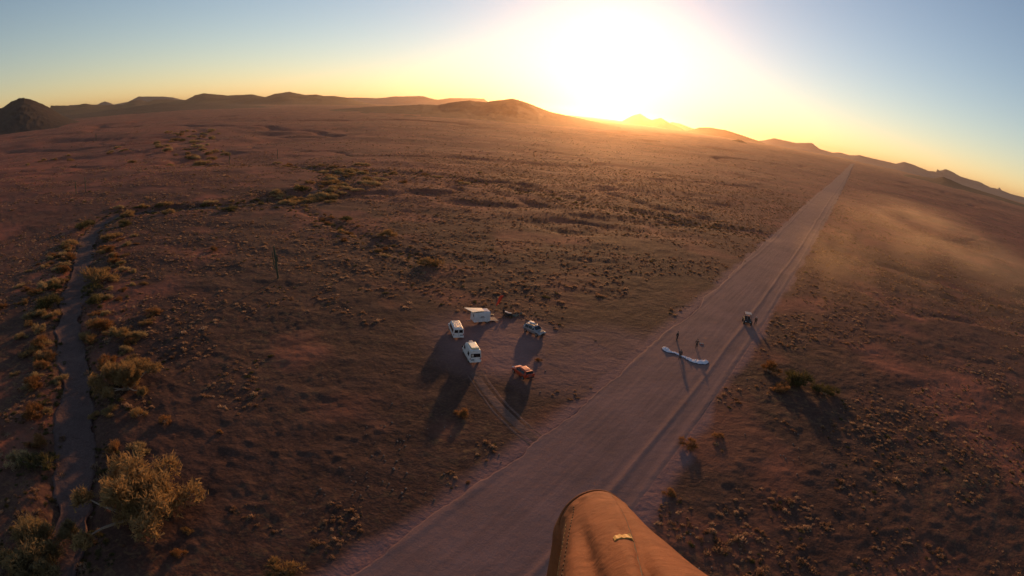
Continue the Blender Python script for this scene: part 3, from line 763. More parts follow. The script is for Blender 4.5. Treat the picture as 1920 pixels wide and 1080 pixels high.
# ------------------------------------------------------------------ vehicles (local +Y is forward)
def sec(y, zb, zm, zt, w, wt, r=.10):
    return [(-w*.93, y, zb), (-w, y, zb+.18), (-w, y, zm), (-wt, y, zt-r), (-wt+r*1.2, y, zt), (wt-r*1.2, y, zt), (wt, y, zt-r), (w, y, zm), (w, y, zb+.18), (w*.93, y, zb)]
def wheels(root, xs, ys, R_, wd=.22):
    for y in ys:
        for s_ in (-1, 1):
            wh = empty('wheel', (s_*xs, y, R_)); wh.parent = root
            MB().tube([(-wd/2, 0, 0), (-wd/2+.03, 0, 0), (wd/2-.03, 0, 0), (wd/2, 0, 0)], [R_*.9, R_, R_, R_*.9], 20).build('tyre', M['rubber'], wh, smooth_=False)
            MB().tube([(-wd/2-.012, 0, 0), (wd/2+.012, 0, 0)], R_*.58, 14).build('rim', M['steel'], wh)
def sidewin(root, y0, y1, z0, z1, w0, w1, m=None, name='window'):
    for s_ in (-1, 1):
        q = [(s_*w0, y0, z0), (s_*w0, y1, z0), (s_*w1, y1-.02, z1), (s_*w1, y0+.02, z1)]
        if s_ < 0: q = q[::-1]
        MB().panel(q, .012, .03).build(name, m or M['glass'], root)
def quad(root, name, q, m, th=.015): return MB().panel(q, th, .03).build(name, m, root)

M['roof_sky_gold'] = paint('gold_sky_roof', (.80, .70, .50), .24, .75, .3, (.5, .38, .2))  # gold of the reflected evening sky put into the roof colour
# passenger van with a ribbed roof
vx, vy = gnd([(849.0, 640)])[0]
def place(px0, px1): a = gnd([px0])[0]; b = gnd([px1])[0]; return (a+b)/2
rc = (np.array(g1(849, 640))+np.array(g1(869.4, 639.4)))/2; azv = math.radians(-17)
cv = rc+np.array([math.sin(azv), math.cos(azv)])*2.75
van = empty('parked_van', (cv[0], cv[1], hz(*cv)+.02), azv, label='white passenger van with lengthwise ribs on its roof, parked left of the trailer', cat='van')
b = MB().loft([sec(-2.75, .45, 1.1, 1.95, .93, .82), sec(-2.7, .38, 1.1, 2.05, .97, .84), sec(.9, .36, 1.1, 2.1, .99, .84), sec(1.55, .36, 1.08, 1.35, .98, .84), sec(1.7, .36, 1.0, 1.22, .97, .84), sec(2.55, .38, .92, 1.08, .95, .8), sec(2.75, .45, .85, .98, .88, .75)])
b.build('body', M['white'], van, bevel=.05)
for i in range(6):
    x = -.6+i*.24; MB().box((x, -.75, 2.10+.012), (.07, 3.2, .045)).build('roof_rib', M['roof_sky_gold'], van, bevel=.012)
sidewin(van, -2.45, -1.35, 1.18, 1.75, .975, .875); sidewin(van, -1.25, -.15, 1.18, 1.77, .985, .88); sidewin(van, -.05, .75, 1.18, 1.77, .985, .88)
quad(van, 'windshield', [(.8, .95, 2.0), (-.8, .95, 2.0), (-.86, 1.5, 1.42), (.86, 1.5, 1.42)], M['glass'])
for s_ in (-1, 1):
    quad(van, 'rear_window', [(s_*.42-.33, -2.745, 1.25), (s_*.42+.33, -2.745, 1.25), (s_*.40+.31, -2.735, 1.8), (s_*.40-.31, -2.735, 1.8)], M['glass'], .03)
    MB().box((s_*.86, -2.78, .95), (.1, .06, .32)).build('tail_light', M['light_r'], van)
    MB().box((s_*.7, 2.77, .78), (.28, .06, .18)).build('headlight', M['light_w'], van)
    MB().box((s_*1.12, 1.15, 1.3), (.2, .12, .26)).build('mirror', M['white'], van, bevel=.03)
MB().box((0, -2.84, .5), (1.85, .14, .2)).build('bumper', M['white'], van, bevel=.03); MB().box((0, 2.8, .5), (1.8, .14, .2)).build('bumper', M['steel'], van, bevel=.03)
MB().box((.5, -2.79, .82), (.5, .03, .16)).build('licence_plate', M['plate'], van)
MB().box((0, -2.765, 1.2), (.02, .03, 1.5)).build('door_gap', M['black'], van)
wheels(van, .86, (-1.7, 1.75), .36)

# high-top camper van
rc = (np.array(g1(880, 687))+np.array(g1(901.5, 686.7)))/2; azv = math.radians(-19.5)
cv = rc+np.array([math.sin(azv), math.cos(azv)])*2.65
cv2 = empty('camper_van', (cv[0], cv[1], hz(*cv)+.02), azv, label='white high-top camper van with one wide rear window, nearest of the white vans', cat='van')
b = MB().loft([sec(-2.6, .45, 1.15, 2.35, .94, .80, .14), sec(-2.5, .38, 1.15, 2.5, .98, .84, .14), sec(.55, .36, 1.15, 2.52, 1.0, .84, .14), sec(1.15, .36, 1.12, 2.25, 1.0, .80, .14), sec(1.75, .36, 1.05, 1.45, .98, .82), sec(1.9, .36, 1.0, 1.2, .97, .82), sec(2.5, .38, .92, 1.05, .94, .78), sec(2.65, .45, .82, .95, .86, .72)])
b.build('body', M['white'], cv2, bevel=.06)
M['roof_sky_gold'] = paint('gold_sky_roof', (.80, .70, .50), .24, .75, .3, (.5, .38, .2))  # same painted gold sky reflection, for the camper roof
MB().loft([[(-.66, -2.3, 2.52), (-.6, -2.25, 2.78), (.6, -2.25, 2.78), (.66, -2.3, 2.52)], [(-.66, .35, 2.50), (-.6, .3, 2.56), (.6, .3, 2.56), (.66, .35, 2.50)]]).build('roof_panel', M['roof_sky_gold'], cv2, bevel=.015)
MB().box((.0, .8, 2.50), (.55, .5, .12)).build('roof_vent', M['steel'], cv2, bevel=.03)
MB().box((-.48, .18, 2.66), (.2, .22, .10)).build('roof_vent', M['white'], cv2, bevel=.03)
sidewin(cv2, .35, 1.2, 1.3, 1.8, .985, .90); sidewin(cv2, -2.1, -1.2, 1.3, 1.85, .985, .90)
quad(cv2, 'windshield', [(.76, 1.22, 2.12), (-.76, 1.22, 2.12), (-.84, 1.72, 1.5), (.84, 1.72, 1.5)], M['glass'])
rw = quad(cv2, 'rear_window', [(-.80, -2.60, 1.28), (.80, -2.60, 1.28), (.76, -2.585, 1.88), (-.76, -2.585, 1.88)], M['glass'], .035)
MB().box((-.5, -2.655, 1.6), (.34, .02, .36)).build('sticker', M['cap'], rw)
MB().box((0, -2.7, .55), (1.85, .16, .24)).build('bumper', M['white'], cv2, bevel=.03)
MB().box((-.45, -2.66, .84), (.52, .03, .16)).build('licence_plate', M['plate'], cv2)
MB().tube([(.62, -2.66, 1.05), (.62, -2.72, 1.05), (.78, -2.72, 1.02)], .02, 6).build('door_handle', M['black'], cv2)
for s_ in (-1, 1):
    MB().box((s_*.87, -2.63, 1.02), (.09, .06, .3)).build('tail_light', M['light_r'], cv2)
    MB().box((s_*.7, 2.66, .78), (.28, .06, .18)).build('headlight', M['light_w'], cv2)
    MB().box((s_*1.14, 1.5, 1.38), (.22, .14, .34)).build('mirror', M['black'], cv2, bevel=.03)
wheels(cv2, .87, (-1.6, 1.75), .36)

# silver crossover with roof cargo
a = np.array(g1(979, 621)); b_ = np.array(g1(1018, 630)); 
sx, sy = (np.array(g1(990, 624))+np.array(g1(1009, 624)))/2
suv = empty('parked_car', (4.7, 96.1, hz(4.7, 96.1)), math.radians(134), label='silver crossover car with a roof box, facing right, upper of the two cars', cat='car')
b = MB().loft([sec(-2.2, .55, .95, 1.1, .80, .7), sec(-2.1, .42, .95, 1.2, .88, .72), sec(-1.75, .36, .98, 1.55, .92, .66), sec(-1.35, .34, .98, 1.64, .93, .66), sec(.15, .34, .95, 1.66, .93, .66), sec(.45, .34, .95, 1.58, .93, .66), sec(1.05, .34, .93, 1.12, .92, .74), sec(1.2, .34, .90, 1.06, .92, .76), sec(2.0, .36, .82, .95, .88, .7), sec(2.2, .45, .70, .82, .76, .6)])
b.build('body', M['silver'], suv, bevel=.05)
sidewin(suv, -1.6, -.75, 1.02, 1.48, .90, .70); sidewin(suv, -.7, .1, 1.02, 1.5, .90, .70); sidewin(suv, .15, .62, 1.02, 1.36, .90, .73)
quad(suv, 'windshield', [(.62, .5, 1.55), (-.62, .5, 1.55), (-.74, 1.05, 1.16), (.74, 1.05, 1.16)], M['glass'])
quad(suv, 'rear_window', [(-.6, -1.8, 1.52), (.6, -1.8, 1.52), (.68, -2.1, 1.2), (-.68, -2.1, 1.2)][::-1], M['glass'])
quad(suv, 'hood', [(.62, 1.24, 1.075), (-.62, 1.24, 1.075), (-.56, 1.95, .97), (.56, 1.95, .97)], M['darkhood'], .02)
for s_ in (-1, 1):
    MB().tube([(s_*.55, -1.4, 1.72), (s_*.55, .2, 1.74)], .025, 6).build('roof_rail', M['black'], suv)
    MB().box((s_*.62, 2.12, .76), (.3, .12, .14)).build('headlight', M['light_w'], suv, bevel=.02)
    MB().box((s_*.76, -2.12, 1.0), (.22, .12, .16)).build('tail_light', M['light_r'], suv, bevel=.02)
    MB().box((s_*1.0, .85, 1.12), (.18, .1, .15)).build('mirror', M['silver'], suv, bevel=.03)
MB().loft([[(-.45, -1.5, 1.76), (-.38, -1.45, 1.98), (.2, -1.45, 1.98), (.28, -1.5, 1.76)], [(-.45, -.2, 1.78), (-.36, -.3, 2.0), (.18, -.3, 2.0), (.28, -.2, 1.78)]]).build('roof_box', M['white'], suv, bevel=.06)
for p_, d_ in (((.15, .0, 1.84), (.4, .35, .18)), ((-.25, .12, 1.82), (.3, .3, .14)), ((.42, -.5, 1.84), (.22, .7, .18))): MB().box(p_, d_).build('cargo_bag', M['cap'], suv, bevel=.05)
MB().box((0, 2.18, .5), (1.3, .1, .22)).build('bumper', M['black'], suv, bevel=.03); MB().box((0, 2.2, .7), (.7, .04, .12)).build('grille', M['black'], suv)
wheels(suv, .84, (-1.38, 1.38), .36)

# orange hatchback
car = empty('parked_car', (2.75, 78.7, hz(2.75, 78.7)), math.radians(-34), label='orange hatchback facing away from the road, lower of the two cars', cat='car')
b = MB().loft([sec(-2.0, .5, .85, 1.0, .80, .68), sec(-1.92, .4, .88, 1.08, .87, .72), sec(-1.5, .32, .92, 1.42, .90, .60), sec(-1.1, .30, .92, 1.50, .91, .60), sec(-.1, .30, .90, 1.52, .91, .60), sec(.25, .30, .90, 1.44, .91, .60), sec(.95, .30, .88, 1.04, .90, .72), sec(1.15, .30, .84, .96, .90, .74), sec(1.75, .32, .74, .86, .86, .66), sec(2.0, .40, .62, .72, .72, .52)])
b.build('body', M['orange'], car, bevel=.07)
sidewin(car, -1.4, -.62, .98, 1.34, .875, .66); sidewin(car, -.56, .15, .98, 1.37, .88, .655); sidewin(car, .2, .62, .97, 1.2, .88, .72)
quad(car, 'windshield', [(.56, .3, 1.42), (-.56, .3, 1.42), (-.70, .93, 1.08), (.70, .93, 1.08)], M['glass'])
quad(car, 'rear_window', [(-.56, -1.56, 1.38), (.56, -1.56, 1.38), (.66, -1.9, 1.1), (-.66, -1.9, 1.1)][::-1], M['glass'], .03)
MB().box((0, -1.62, 1.47), (1.1, .26, .04)).build('spoiler', M['orange'], car, bevel=.01)
for s_ in (-1, 1):
    MB().box((s_*.74, -1.93, .95), (.26, .12, .17)).build('tail_light', M['light_r'], car, bevel=.02)
    MB().box((s_*.62, 1.86, .72), (.3, .2, .12)).build('headlight', M['light_w'], car, bevel=.02)
    MB().box((s_*.98, .72, 1.02), (.17, .1, .13)).build('mirror', M['orange'], car, bevel=.03)
MB().box((0, -2.02, .5), (1.4, .1, .2)).build('bumper', M['black'], car, bevel=.03); MB().box((0, -2.01, .8), (.5, .03, .13)).build('licence_plate', M['plate'], car)
wheels(car, .82, (-1.28, 1.28), .33)

# trailer with raised roof lid and lowered ramp
ta = math.radians(64-90)     # local +X runs along the long side seen from the camera
t0 = np.array(g1(889.2, 611)); ux = np.array([math.cos(-ta), math.sin(-ta)]); uy = np.array([-ux[1], ux[0]])
tc = t0+ux*1.6+uy*1.1
tr = empty('utility_trailer', (tc[0], tc[1], hz(*tc)), ta, label='white box trailer with a raised roof flap and a ramp let down on its right', cat='trailer')
Lx, Ly, Hz = 3.2, 2.1, 2.25
def rbox(x0, x1, y0, y1, z0, z1, r=.18):
    pr = [(y0, z0), (y1, z0), (y1, z1-r), (y1-r, z1), (y0+r, z1), (y0, z1-r)]
    return MB().loft([[(x0, y, z) for y, z in pr], [(x1, y, z) for y, z in pr]])
rbox(-Lx/2, Lx/2, -Ly/2, Ly/2, .38, Hz).build('body', M['trailer_white'], tr, bevel=.05)
MB().box((-.05, -Ly/2-.012, 1.22), (2.5, .03, 1.15)).build('side_panel', M['trailer_white'], tr, bevel=.008)
for row, (z, x0, n) in enumerate(((1.42, -.35, 6), (1.22, -.5, 9))):
    for k in range(n): MB().box((x0+k*.115+(.02 if k % 3 else 0), -Ly/2-.04, z+random.uniform(-.01, .01)), (random.uniform(.06, .1), .012, random.uniform(.07, .13))).build('letter_mark', M['black'], tr)
MB().box((0, -Ly/2-.02, .47), (Lx+.1, .06, .16)).build('lower_rail', M['white'], tr); MB().box((-Lx/2-.02, 0, .47), (.06, Ly, .16)).build('lower_rail', M['white'], tr)
MB().box((-.1, -Ly/2+.32, Hz+.012), (2.3, .12, .03)).build('roof_seal', M['black'], tr)
MB().box((-.3, -Ly/2+.6, Hz+.02), (.5, .3, .07)).build('roof_vent', M['steel'], tr, bevel=.02)
def hitz(px_, py_, z):
    r_ = rays([(px_, py_)])[0]; k_ = (z-CAMH)/r_[2]; p = Vector((r_[0]*k_, r_[1]*k_, z))
    q = p-Vector((tc[0], tc[1], tr.location.z)); c_, s_ = math.cos(-ta), math.sin(-ta)
    return (q.x*c_+q.y*s_, -q.x*s_+q.y*c_, q.z)
M['flap'] = paint('sunlit_roof_flap', (.75, .66, .5), .32, .6, .3, (.5, .38, .24))  # cream gold of the sunlit sky painted into the flap's colour
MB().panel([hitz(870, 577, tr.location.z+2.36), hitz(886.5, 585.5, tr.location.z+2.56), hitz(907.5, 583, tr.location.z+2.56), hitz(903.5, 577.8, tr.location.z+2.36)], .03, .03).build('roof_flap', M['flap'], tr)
MB().tube([(-Lx/2+.3, .4, Hz-.05), (-Lx/2+.1, .3, Hz+.2)], .025, 6).build('flap_strut', M['steel'], tr)
MB().box((-Lx/2-.02, -.55, 1.55), (.03, .3, .4)).build('door_vent', M['black'], tr)
MB().box((-Lx/2-.02, .15, 1.2), (.03, .8, 1.45)).build('end_door', M['white'], tr, bevel=.008)
Rr_ = Matrix.Rotation(math.radians(9), 3, 'Y')
rp = empty('ramp', (Lx/2+.9, 0, .25)); rp.parent = tr
for k in range(8): MB().box(((-.78+k*.22), 0, .10-(k*.22-.78)*.16), (.205, 1.95, .05), Rr_).build('board', M['wood'], rp)
MB().box((0, -.98, .1), (1.8, .06, .09), Rr_).build('ramp_rail', M['cap'], rp)
MB().tube([(-Lx/2, 0, .45), (-Lx/2-1.0, 0, .42)], .05, 8).build('tow_bar', M['steel'], tr)
fd = MB().loft([[(.55, -Ly/2-.16, .38), (.55, -Ly/2+.02, .38), (.55, -Ly/2+.02, .7), (.55, -Ly/2-.16, .6)], [(1.3, -Ly/2-.16, .38), (1.3, -Ly/2+.02, .38), (1.3, -Ly/2+.02, .7), (1.3, -Ly/2-.16, .6)]]).build('fender', M['white'], tr)
for s_ in (-1, 1):
    wh = empty('wheel', (.92, s_*(Ly/2+.04), .33)); wh.parent = tr; wh.rotation_euler = (0, 0, math.pi/2)
    MB().tube([(-.1, 0, 0), (.1, 0, 0)], .33, 18).build('tyre', M['rubber'], wh); MB().tube([(-.112, 0, 0), (.112, 0, 0)], .17, 12).build('rim', M['steel'], wh)

# red feather flag behind the trailer
fx, fy = g1(916, 600); fx, fy = fx+.6, fy+2.0
fl = empty('feather_flag', (fx, fy, hz(fx, fy)), 0, label='tall orange red feather flag standing behind the white trailer', cat='flag'); fl.rotation_euler = (0, D(14), 0)
MB().tube([(0, 0, 0), (0, 0, 2.2), (.02, 0, 3.6), (.2, 0, 4.35), (.42, 0, 4.55)], [.035, .03, .025, .018, .012], 7).build('pole', M['steel'], fl)
fm = MB(); secs = []
for i in range(13):
    t_ = i/12; z = 2.0+2.45*t_; w = .16+.62*math.sin(min(1, t_*1.15)*1.75)**1.2*(1-.35*t_**4); x0 = .03+.0*t_+(.25*max(0, t_-.75)/.25 if t_ > .75 else 0)
    secs.append([(x0, -.02, z), (x0+w*.5, .05*math.sin(z*4)-.03, z), (x0+w, .08*math.sin(z*3), z), (x0+w*.5, .05*math.sin(z*4)+.03, z)])
fm.loft(secs).build('sail', M['red'], fl, smooth_=True)
MB().box((0, 0, .04), (.5, .5, .08)).build('base', M['black'], fl)

# gear pile right of the trailer
def item(name, px_, py_, label, cat, az_=0.0): x, y = g1(px_, py_); return empty(name, (x, y, hz(x, y)), az_, label=label, cat=cat)
tb = item('folding_table', 954, 596, 'dark folding table with a pale top right of the trailer ramp', 'table', .3)
MB().box((0, 0, .72), (.9, .55, .05)).build('tabletop', M['cap'], tb)
for sx_ in (-1, 1):
    for sy_ in (-1, 1): MB().tube([(sx_*.55, sy_*.28, 0), (sx_*.55, sy_*.28, .7)], .025, 5).build('leg', M['black'], tb)
MB().box((0, 0, .36), (1.1, .5, .6)).build('shelf_bin', M['black'], tb, bevel=.03)
def chair(px_, py_, label, az_, m):
    c_ = item('camp_chair', px_, py_, label, 'chair', az_)
    MB().box((0, 0, .42), (.55, .5, .04)).build('seat', m, c_, bevel=.01); MB().box((0, -.27, .72), (.55, .04, .6), Matrix.Rotation(-.2, 3, 'X')).build('backrest', m, c_, bevel=.01)
    for sx_ in (-1, 1):
        for a_, b_ in (((sx_*.27, -.25), (sx_*.27, .25)), ((sx_*.27, .25), (sx_*.27, -.25))): MB().tube([(a_[0], a_[1], 0), (b_[0], b_[1], .58)], .015, 5).build('leg', M['black'], c_)
chair(945, 594, 'black camp chair at the left end of the gear beside the trailer', 2.6, M['cloth_dark'])
chair(949, 598, 'second black camp chair between the first one and the folding table', 1.9, M['black'])
cb = item('cool_box', 948, 591, 'small pale cool box behind the camp chairs', 'cool box', .5)
MB().box((0, 0, .2), (.6, .4, .4)).build('body', M['black'], cb, bevel=.03); MB().box((0, 0, .43), (.63, .43, .07)).build('lid', M['white'], cb, bevel=.02)
def lumpy(name, root, rx, ry_, rz_, m, seed):
    g = np.random.default_rng(seed); n, k = 18, 9; V = []
    for i in range(k+1):
        ph = math.pi*i/k
        for j in range(n):
            th = 2*math.pi*j/n; f = 1+.25*math.sin(3*th+seed)*math.sin(2*ph)+.30*g.normal()*math.sin(ph)
            V.append((rx*f*math.sin(ph)*math.cos(th), ry_*f*math.sin(ph)*math.sin(th), max(0, rz_*(.7+math.cos(ph)*f))))
    me = np_mesh(name, V, grid_faces(k+1, n, True)); return link(name, me, m, root)
for q, (a_, b_, s_, m_, lb) in enumerate(((964, 596, .5, 'camo', 'crumpled grey green bundle just right of the folding table'), (970, 594, .36, 'camo', 'smaller grey green bundle further right of the folding table'), (977, 592, .42, 'camo', 'outermost grey green bundle in the row of gear'))):
    r_ = item('equipment_bag', a_, b_, lb, 'bag', q); lumpy('fabric', r_, s_*1.1, s_*.6, s_*.45, M[m_], q+3); MB().tube([(-.3*s_, 0, s_*.7), (0, .05, s_*.9), (.3*s_, 0, s_*.7)], .03, 5).build('strap', M['black'], r_)

# ------------------------------------------------------------------ deflated wing stretched across the road
wx = [(1244, 654.5), (1248, 659), (1252, 663), (1259, 664.5), (1268, 667), (1277, 671.5), (1287, 675.5), (1297, 680.5), (1307, 682.5), (1318, 683), (1326, 681)]
wc = resample(smooth([np.array(p) for p in gnd(wx)], 6), .08)
ns = len(wc); s_ = np.linspace(0, 1, ns)
wid = np.interp(s_, [0, .04, .12, .2, .3, .45, .55, .7, .85, .95, 1], [.25, .75, 1.0, .62, .5, .42, .52, .9, 1.15, .85, .3])
T_ = np.gradient(wc, axis=0); T_ /= np.linalg.norm(T_, axis=1)[:, None]; N_ = np.stack([T_[:, 1], -T_[:, 0]], 1)
def canopy(hw, amp, seed, base, nrm=20):
    tt = np.linspace(-1, 1, nrm); V = []
    S = wc[:, None, :]+N_[:, None, :]*(tt[None, :, None]*hw[:, None, None])
    z0 = height(S[..., 0], S[..., 1])+.06
    wr = fbm(np.broadcast_to((s_*60)[:, None], S.shape[:2]), tt[None, :]*2.2+seed, 1.3, 3, seed)
    wr = wr+.9*(np.abs(fbm(np.broadcast_to((s_*9)[:, None], S.shape[:2]), tt[None, :]*2.6+seed, 1, 3, seed+5))-.25)
    top = base+amp*np.sqrt(np.clip(1-tt**2, 0, 1))[None, :]*(.75+.9*wr)*np.clip(hw[:, None]/.6, .4, 1.1)
    up = np.concatenate([S, (z0+top)[..., None]], -1); dn = np.concatenate([S, (z0)[..., None]], -1)
    V = np.concatenate([up, dn[:, ::-1]], 1); return np_mesh('canopy', V.reshape(-1, 3), grid_faces(ns, nrm*2, True))
V0 = wc[ns//2]
wing = empty('deflated_wing', (V0[0], V0[1], hz(*V0)), 0, label='long pale lavender paraglider wing lying crumpled across the dirt road', cat='paraglider')
def attach(o, root):
    o.parent = root; o.matrix_parent_inverse = Matrix.Translation(root.location).inverted()
attach(link('canopy', canopy(wid*.80, .27, 4, .03), M['nylon']), wing)
N2 = N_.copy(); wc_save = wc.copy(); wc = wc+N_*(wid*.84)[:, None]*.96
e_ = canopy(np.full(ns, .12), .30, 9, .02, 6); wc = wc_save
attach(link('near_edge_shade', e_, M['shade_cord']), wing)  # dark strip standing in for the shadow along the wing's near side
ln = MB()
for k in range(9):
    i0 = int((.1+.09*k)*ns); p = wc[i0]; q = wc[ns//2]+np.array([-.5+.1*k, -2.6-.1*k])
    ln.tube([(p[0], p[1], hz(*p)+.08), ((p[0]+q[0])/2, (p[1]+q[1])/2, hz(*((p+q)/2))+.09), (q[0], q[1], hz(*q)+.09)], .012, 4)
attach(ln.build('suspension_lines', M['shade_cord'], None), wing)

# ------------------------------------------------------------------ people
def skinned(name, joints, edges, radii, m, parent, sub=1):
    me = bpy.data.meshes.new(name); me.from_pydata(joints, edges, []); me.materials.append(m)
    o = bpy.data.objects.new(name, me); C.objects.link(o); o.parent = parent
    sk = o.modifiers.new('skin', 'SKIN'); sk.use_smooth_shade = True
    lay = me.skin_vertices[0] if me.skin_vertices else None
    if lay is None:
        bm = bmesh.new(); bm.from_mesh(me); bm.verts.layers.skin.verify(); bm.to_mesh(me); bm.free(); lay = me.skin_vertices[0]
    for i, r_ in enumerate(radii): lay.data[i].radius = (r_, r_)
    lay.data[0].use_root = True
    su = o.modifiers.new('sub', 'SUBSURF'); su.levels = sub; su.render_levels = sub
    return o
def person(px_, py_, az_, label, bend=0.0, stride=.12, arms=((.28, .0, .78), (-.28, .0, .78)), top='cloth_dark', bottom='cloth_dark', hair='hair', scale=1.0, twist=0):
    x, y = g1(px_, py_); r_ = empty('person', (x, y, hz(x, y)+.04), az_, label=label, cat='person'); r_.scale = (scale*1.15, scale*1.15, scale*1.06)
    cb, sb = math.cos(bend), math.sin(bend)
    def up(h, f=0, sx_=0): return (sx_, sb*h+cb*f, .92+cb*h-sb*f)
    J = {'pel': (0, 0, .92), 'waist': up(.16), 'chest': up(.40), 'neck': up(.56), 'head': up(.66, .02), 'crown': up(.80, .02)}
    for s_, n_ in ((1, 'r'), (-1, 'l')):
        st = stride*s_
        J['hip'+n_] = (.10*s_, 0, .88); J['kn'+n_] = (.11*s_, st*.6+.03, .48); J['an'+n_] = (.12*s_, st-.02, .09); J['toe'+n_] = (.13*s_, st+.17, .04)
        J['sh'+n_] = up(.50, 0, .18*s_)
        a = arms[0] if s_ > 0 else arms[1]
        hnd = Vector((a[0], a[1], a[2])); sh = Vector(J['sh'+n_]); el = (hnd+sh)/2+Vector((.05*s_, -.05, -.02))
        J['el'+n_] = tuple(el); J['wr'+n_] = tuple(hnd)
        dr = (hnd-el).normalized(); J['ha'+n_] = tuple(hnd+dr*.1)
    names = list(J); ix = {n_: i for i, n_ in enumerate(names)}
    E = [('pel', 'waist'), ('waist', 'chest'), ('chest', 'neck'), ('neck', 'head'), ('head', 'crown')]
    for n_ in 'rl': E += [('pel', 'hip'+n_), ('hip'+n_, 'kn'+n_), ('kn'+n_, 'an'+n_), ('an'+n_, 'toe'+n_), ('chest', 'sh'+n_), ('sh'+n_, 'el'+n_), ('el'+n_, 'wr'+n_), ('wr'+n_, 'ha'+n_)]
    R_ = dict(pel=.12, waist=.11, chest=.13, neck=.055, head=.085, crown=.07)
    for n_ in 'rl': R_.update({'hip'+n_: .085, 'kn'+n_: .055, 'an'+n_: .038, 'toe'+n_: .035, 'sh'+n_: .058, 'el'+n_: .04, 'wr'+n_: .028, 'ha'+n_: .03})
    skinned('body', [J[n_] for n_ in names], [(ix[a], ix[b]) for a, b in E], [R_[n_] for n_ in names], M['skin'], r_)
    tn = ['chest', 'waist', 'neck', 'pel', 'shr', 'elr', 'wrr', 'shl', 'ell', 'wrl']; ti = {n_: i for i, n_ in enumerate(tn)}
    skinned('jacket', [J[n_] for n_ in tn], [(ti[a], ti[b]) for a, b in (('chest', 'waist'), ('chest', 'neck'), ('waist', 'pel'), ('chest', 'shr'), ('shr', 'elr'), ('elr', 'wrr'), ('chest', 'shl'), ('shl', 'ell'), ('ell', 'wrl'))], [.155, .135, .065, .14, .078, .056, .042, .078, .056, .042], M[top], r_)
    tn = ['pel', 'hipr', 'knr', 'anr', 'hipl', 'knl', 'anl']; ti = {n_: i for i, n_ in enumerate(tn)}
    skinned('trousers', [J[n_] for n_ in tn], [(0, 1), (1, 2), (2, 3), (0, 4), (4, 5), (5, 6)], [.135, .105, .075, .06, .105, .075, .06], M[bottom], r_)
    hp = Vector(J['crown']); MB().ball(hp+Vector((0, -.02, -.02)), (.1, .115, .085), 10, 6).build('hair' if hair == 'hair' else 'cap', M[hair], r_, smooth_=True)
    for n_ in 'rl': a = Vector(J['an'+n_]); b = Vector(J['toe'+n_]); MB().tube([a+Vector((0, -.05, -.04)), (a+b)/2+Vector((0, 0, -.02)), b], [.05, .055, .04], 8).build('shoe', M['black'], r_, smooth_=True)
    return r_
person(1268, 641.5, math.radians(150), 'person in dark clothes standing at the left edge of the road, furthest from the wing', arms=((.22, .03, .82), (-.22, .03, .82)), stride=.05)
person(1304.5, 656, math.radians(190), 'person in brown clothes standing beside a small bag above the wing', arms=((.3, .12, 1.0), (-.32, .10, .98)), top='cloth_brown', stride=.12)
person(1273.5, 677, math.radians(20), 'person in black stooping over the middle of the pale wing', bend=.75, arms=((.2, .62, .62), (-.2, .60, .55)), stride=.22)
bgx = item('small_bag', 1314, 648.5, 'small pale and red bag on the road right of the person in brown', 'bag', .4)
lumpy('fabric', bgx, .38, .2, .16, M['cap'], 12); MB().box((.1, -.16, .14), (.4, .08, .12)).build('side_pocket', M['red'], bgx, bevel=.03)

# ------------------------------------------------------------------ side-by-side buggy
ut = item('off_road_buggy', 1399, 608.5, 'small open off-road buggy with a pale roof standing on the road by the sand ridge', 'buggy', math.radians(195)); ut.scale = (1.22, 1.22, 1.22)
MB().loft([[(-.6, y, zb), (.6, y, zb), (.62, y, zt-.1), (.5, y, zt), (-.5, y, zt), (-.62, y, zt-.1)] for y, zb, zt in ((-1.3, .45, .95), (-.6, .35, .85), (.5, .35, .75), (.8, .4, .95), (1.35, .5, .78))]).build('body', M['black'], ut, bevel=.04)
MB().loft([[(-.62, -.75, 1.86), (.62, -.75, 1.86), (.6, -.75, 1.93), (-.6, -.75, 1.93)], [(-.62, .5, 1.82), (.62, .5, 1.82), (.6, .5, 1.9), (-.6, .5, 1.9)]]).build('roof', M['cap'], ut, bevel=.02)
for s_ in (-1, 1):
    MB().tube([(s_*.62, 1.0, .85), (s_*.58, .45, 1.84), (s_*.58, -.7, 1.88), (s_*.62, -1.1, .9)], .03, 7).build('cage_bar', M['black'], ut)
    MB().box((s_*.3, -.35, .95), (.42, .14, .6), Matrix.Rotation(-.15, 3, 'X')).build('seat', M['cloth_dark'], ut, bevel=.04)
    MB().box((s_*.42, 1.36, .72), (.2, .06, .1)).build('headlight', M['light_w'], ut)
    MB().loft([[(s_*.5, y, z), (s_*.84, y, z), (s_*.84, y, z+.04), (s_*.5, y, z+.04)] for y, z in ((.6, .7), (.95, .82), (1.3, .7))]).build('fender', M['cloth_brown'], ut)
MB().tube([(-.6, .47, 1.84), (.6, .47, 1.84)], .03, 7).build('cage_bar', M['black'], ut); MB().tube([(-.6, -.7, 1.88), (.6, -.7, 1.88)], .03, 7).build('cage_bar', M['black'], ut)
MB().tube([(.3, .45, 1.1), (.3, .6, 1.0)], [.16, .02], 12).build('steering_wheel', M['black'], ut)
MB().box((0, 1.3, .60), (1.1, .06, .14)).build('bumper', M['cap'], ut, bevel=.02)
wheels(ut, .68, (-1.0, 1.0), .33, .26)
person(1415, 611.5, math.radians(215), 'person in dark clothes and a pale cap standing right of the off-road buggy', bend=.1, arms=((.2, .1, .85), (-.22, .05, .85)), hair='cap', stride=.2)

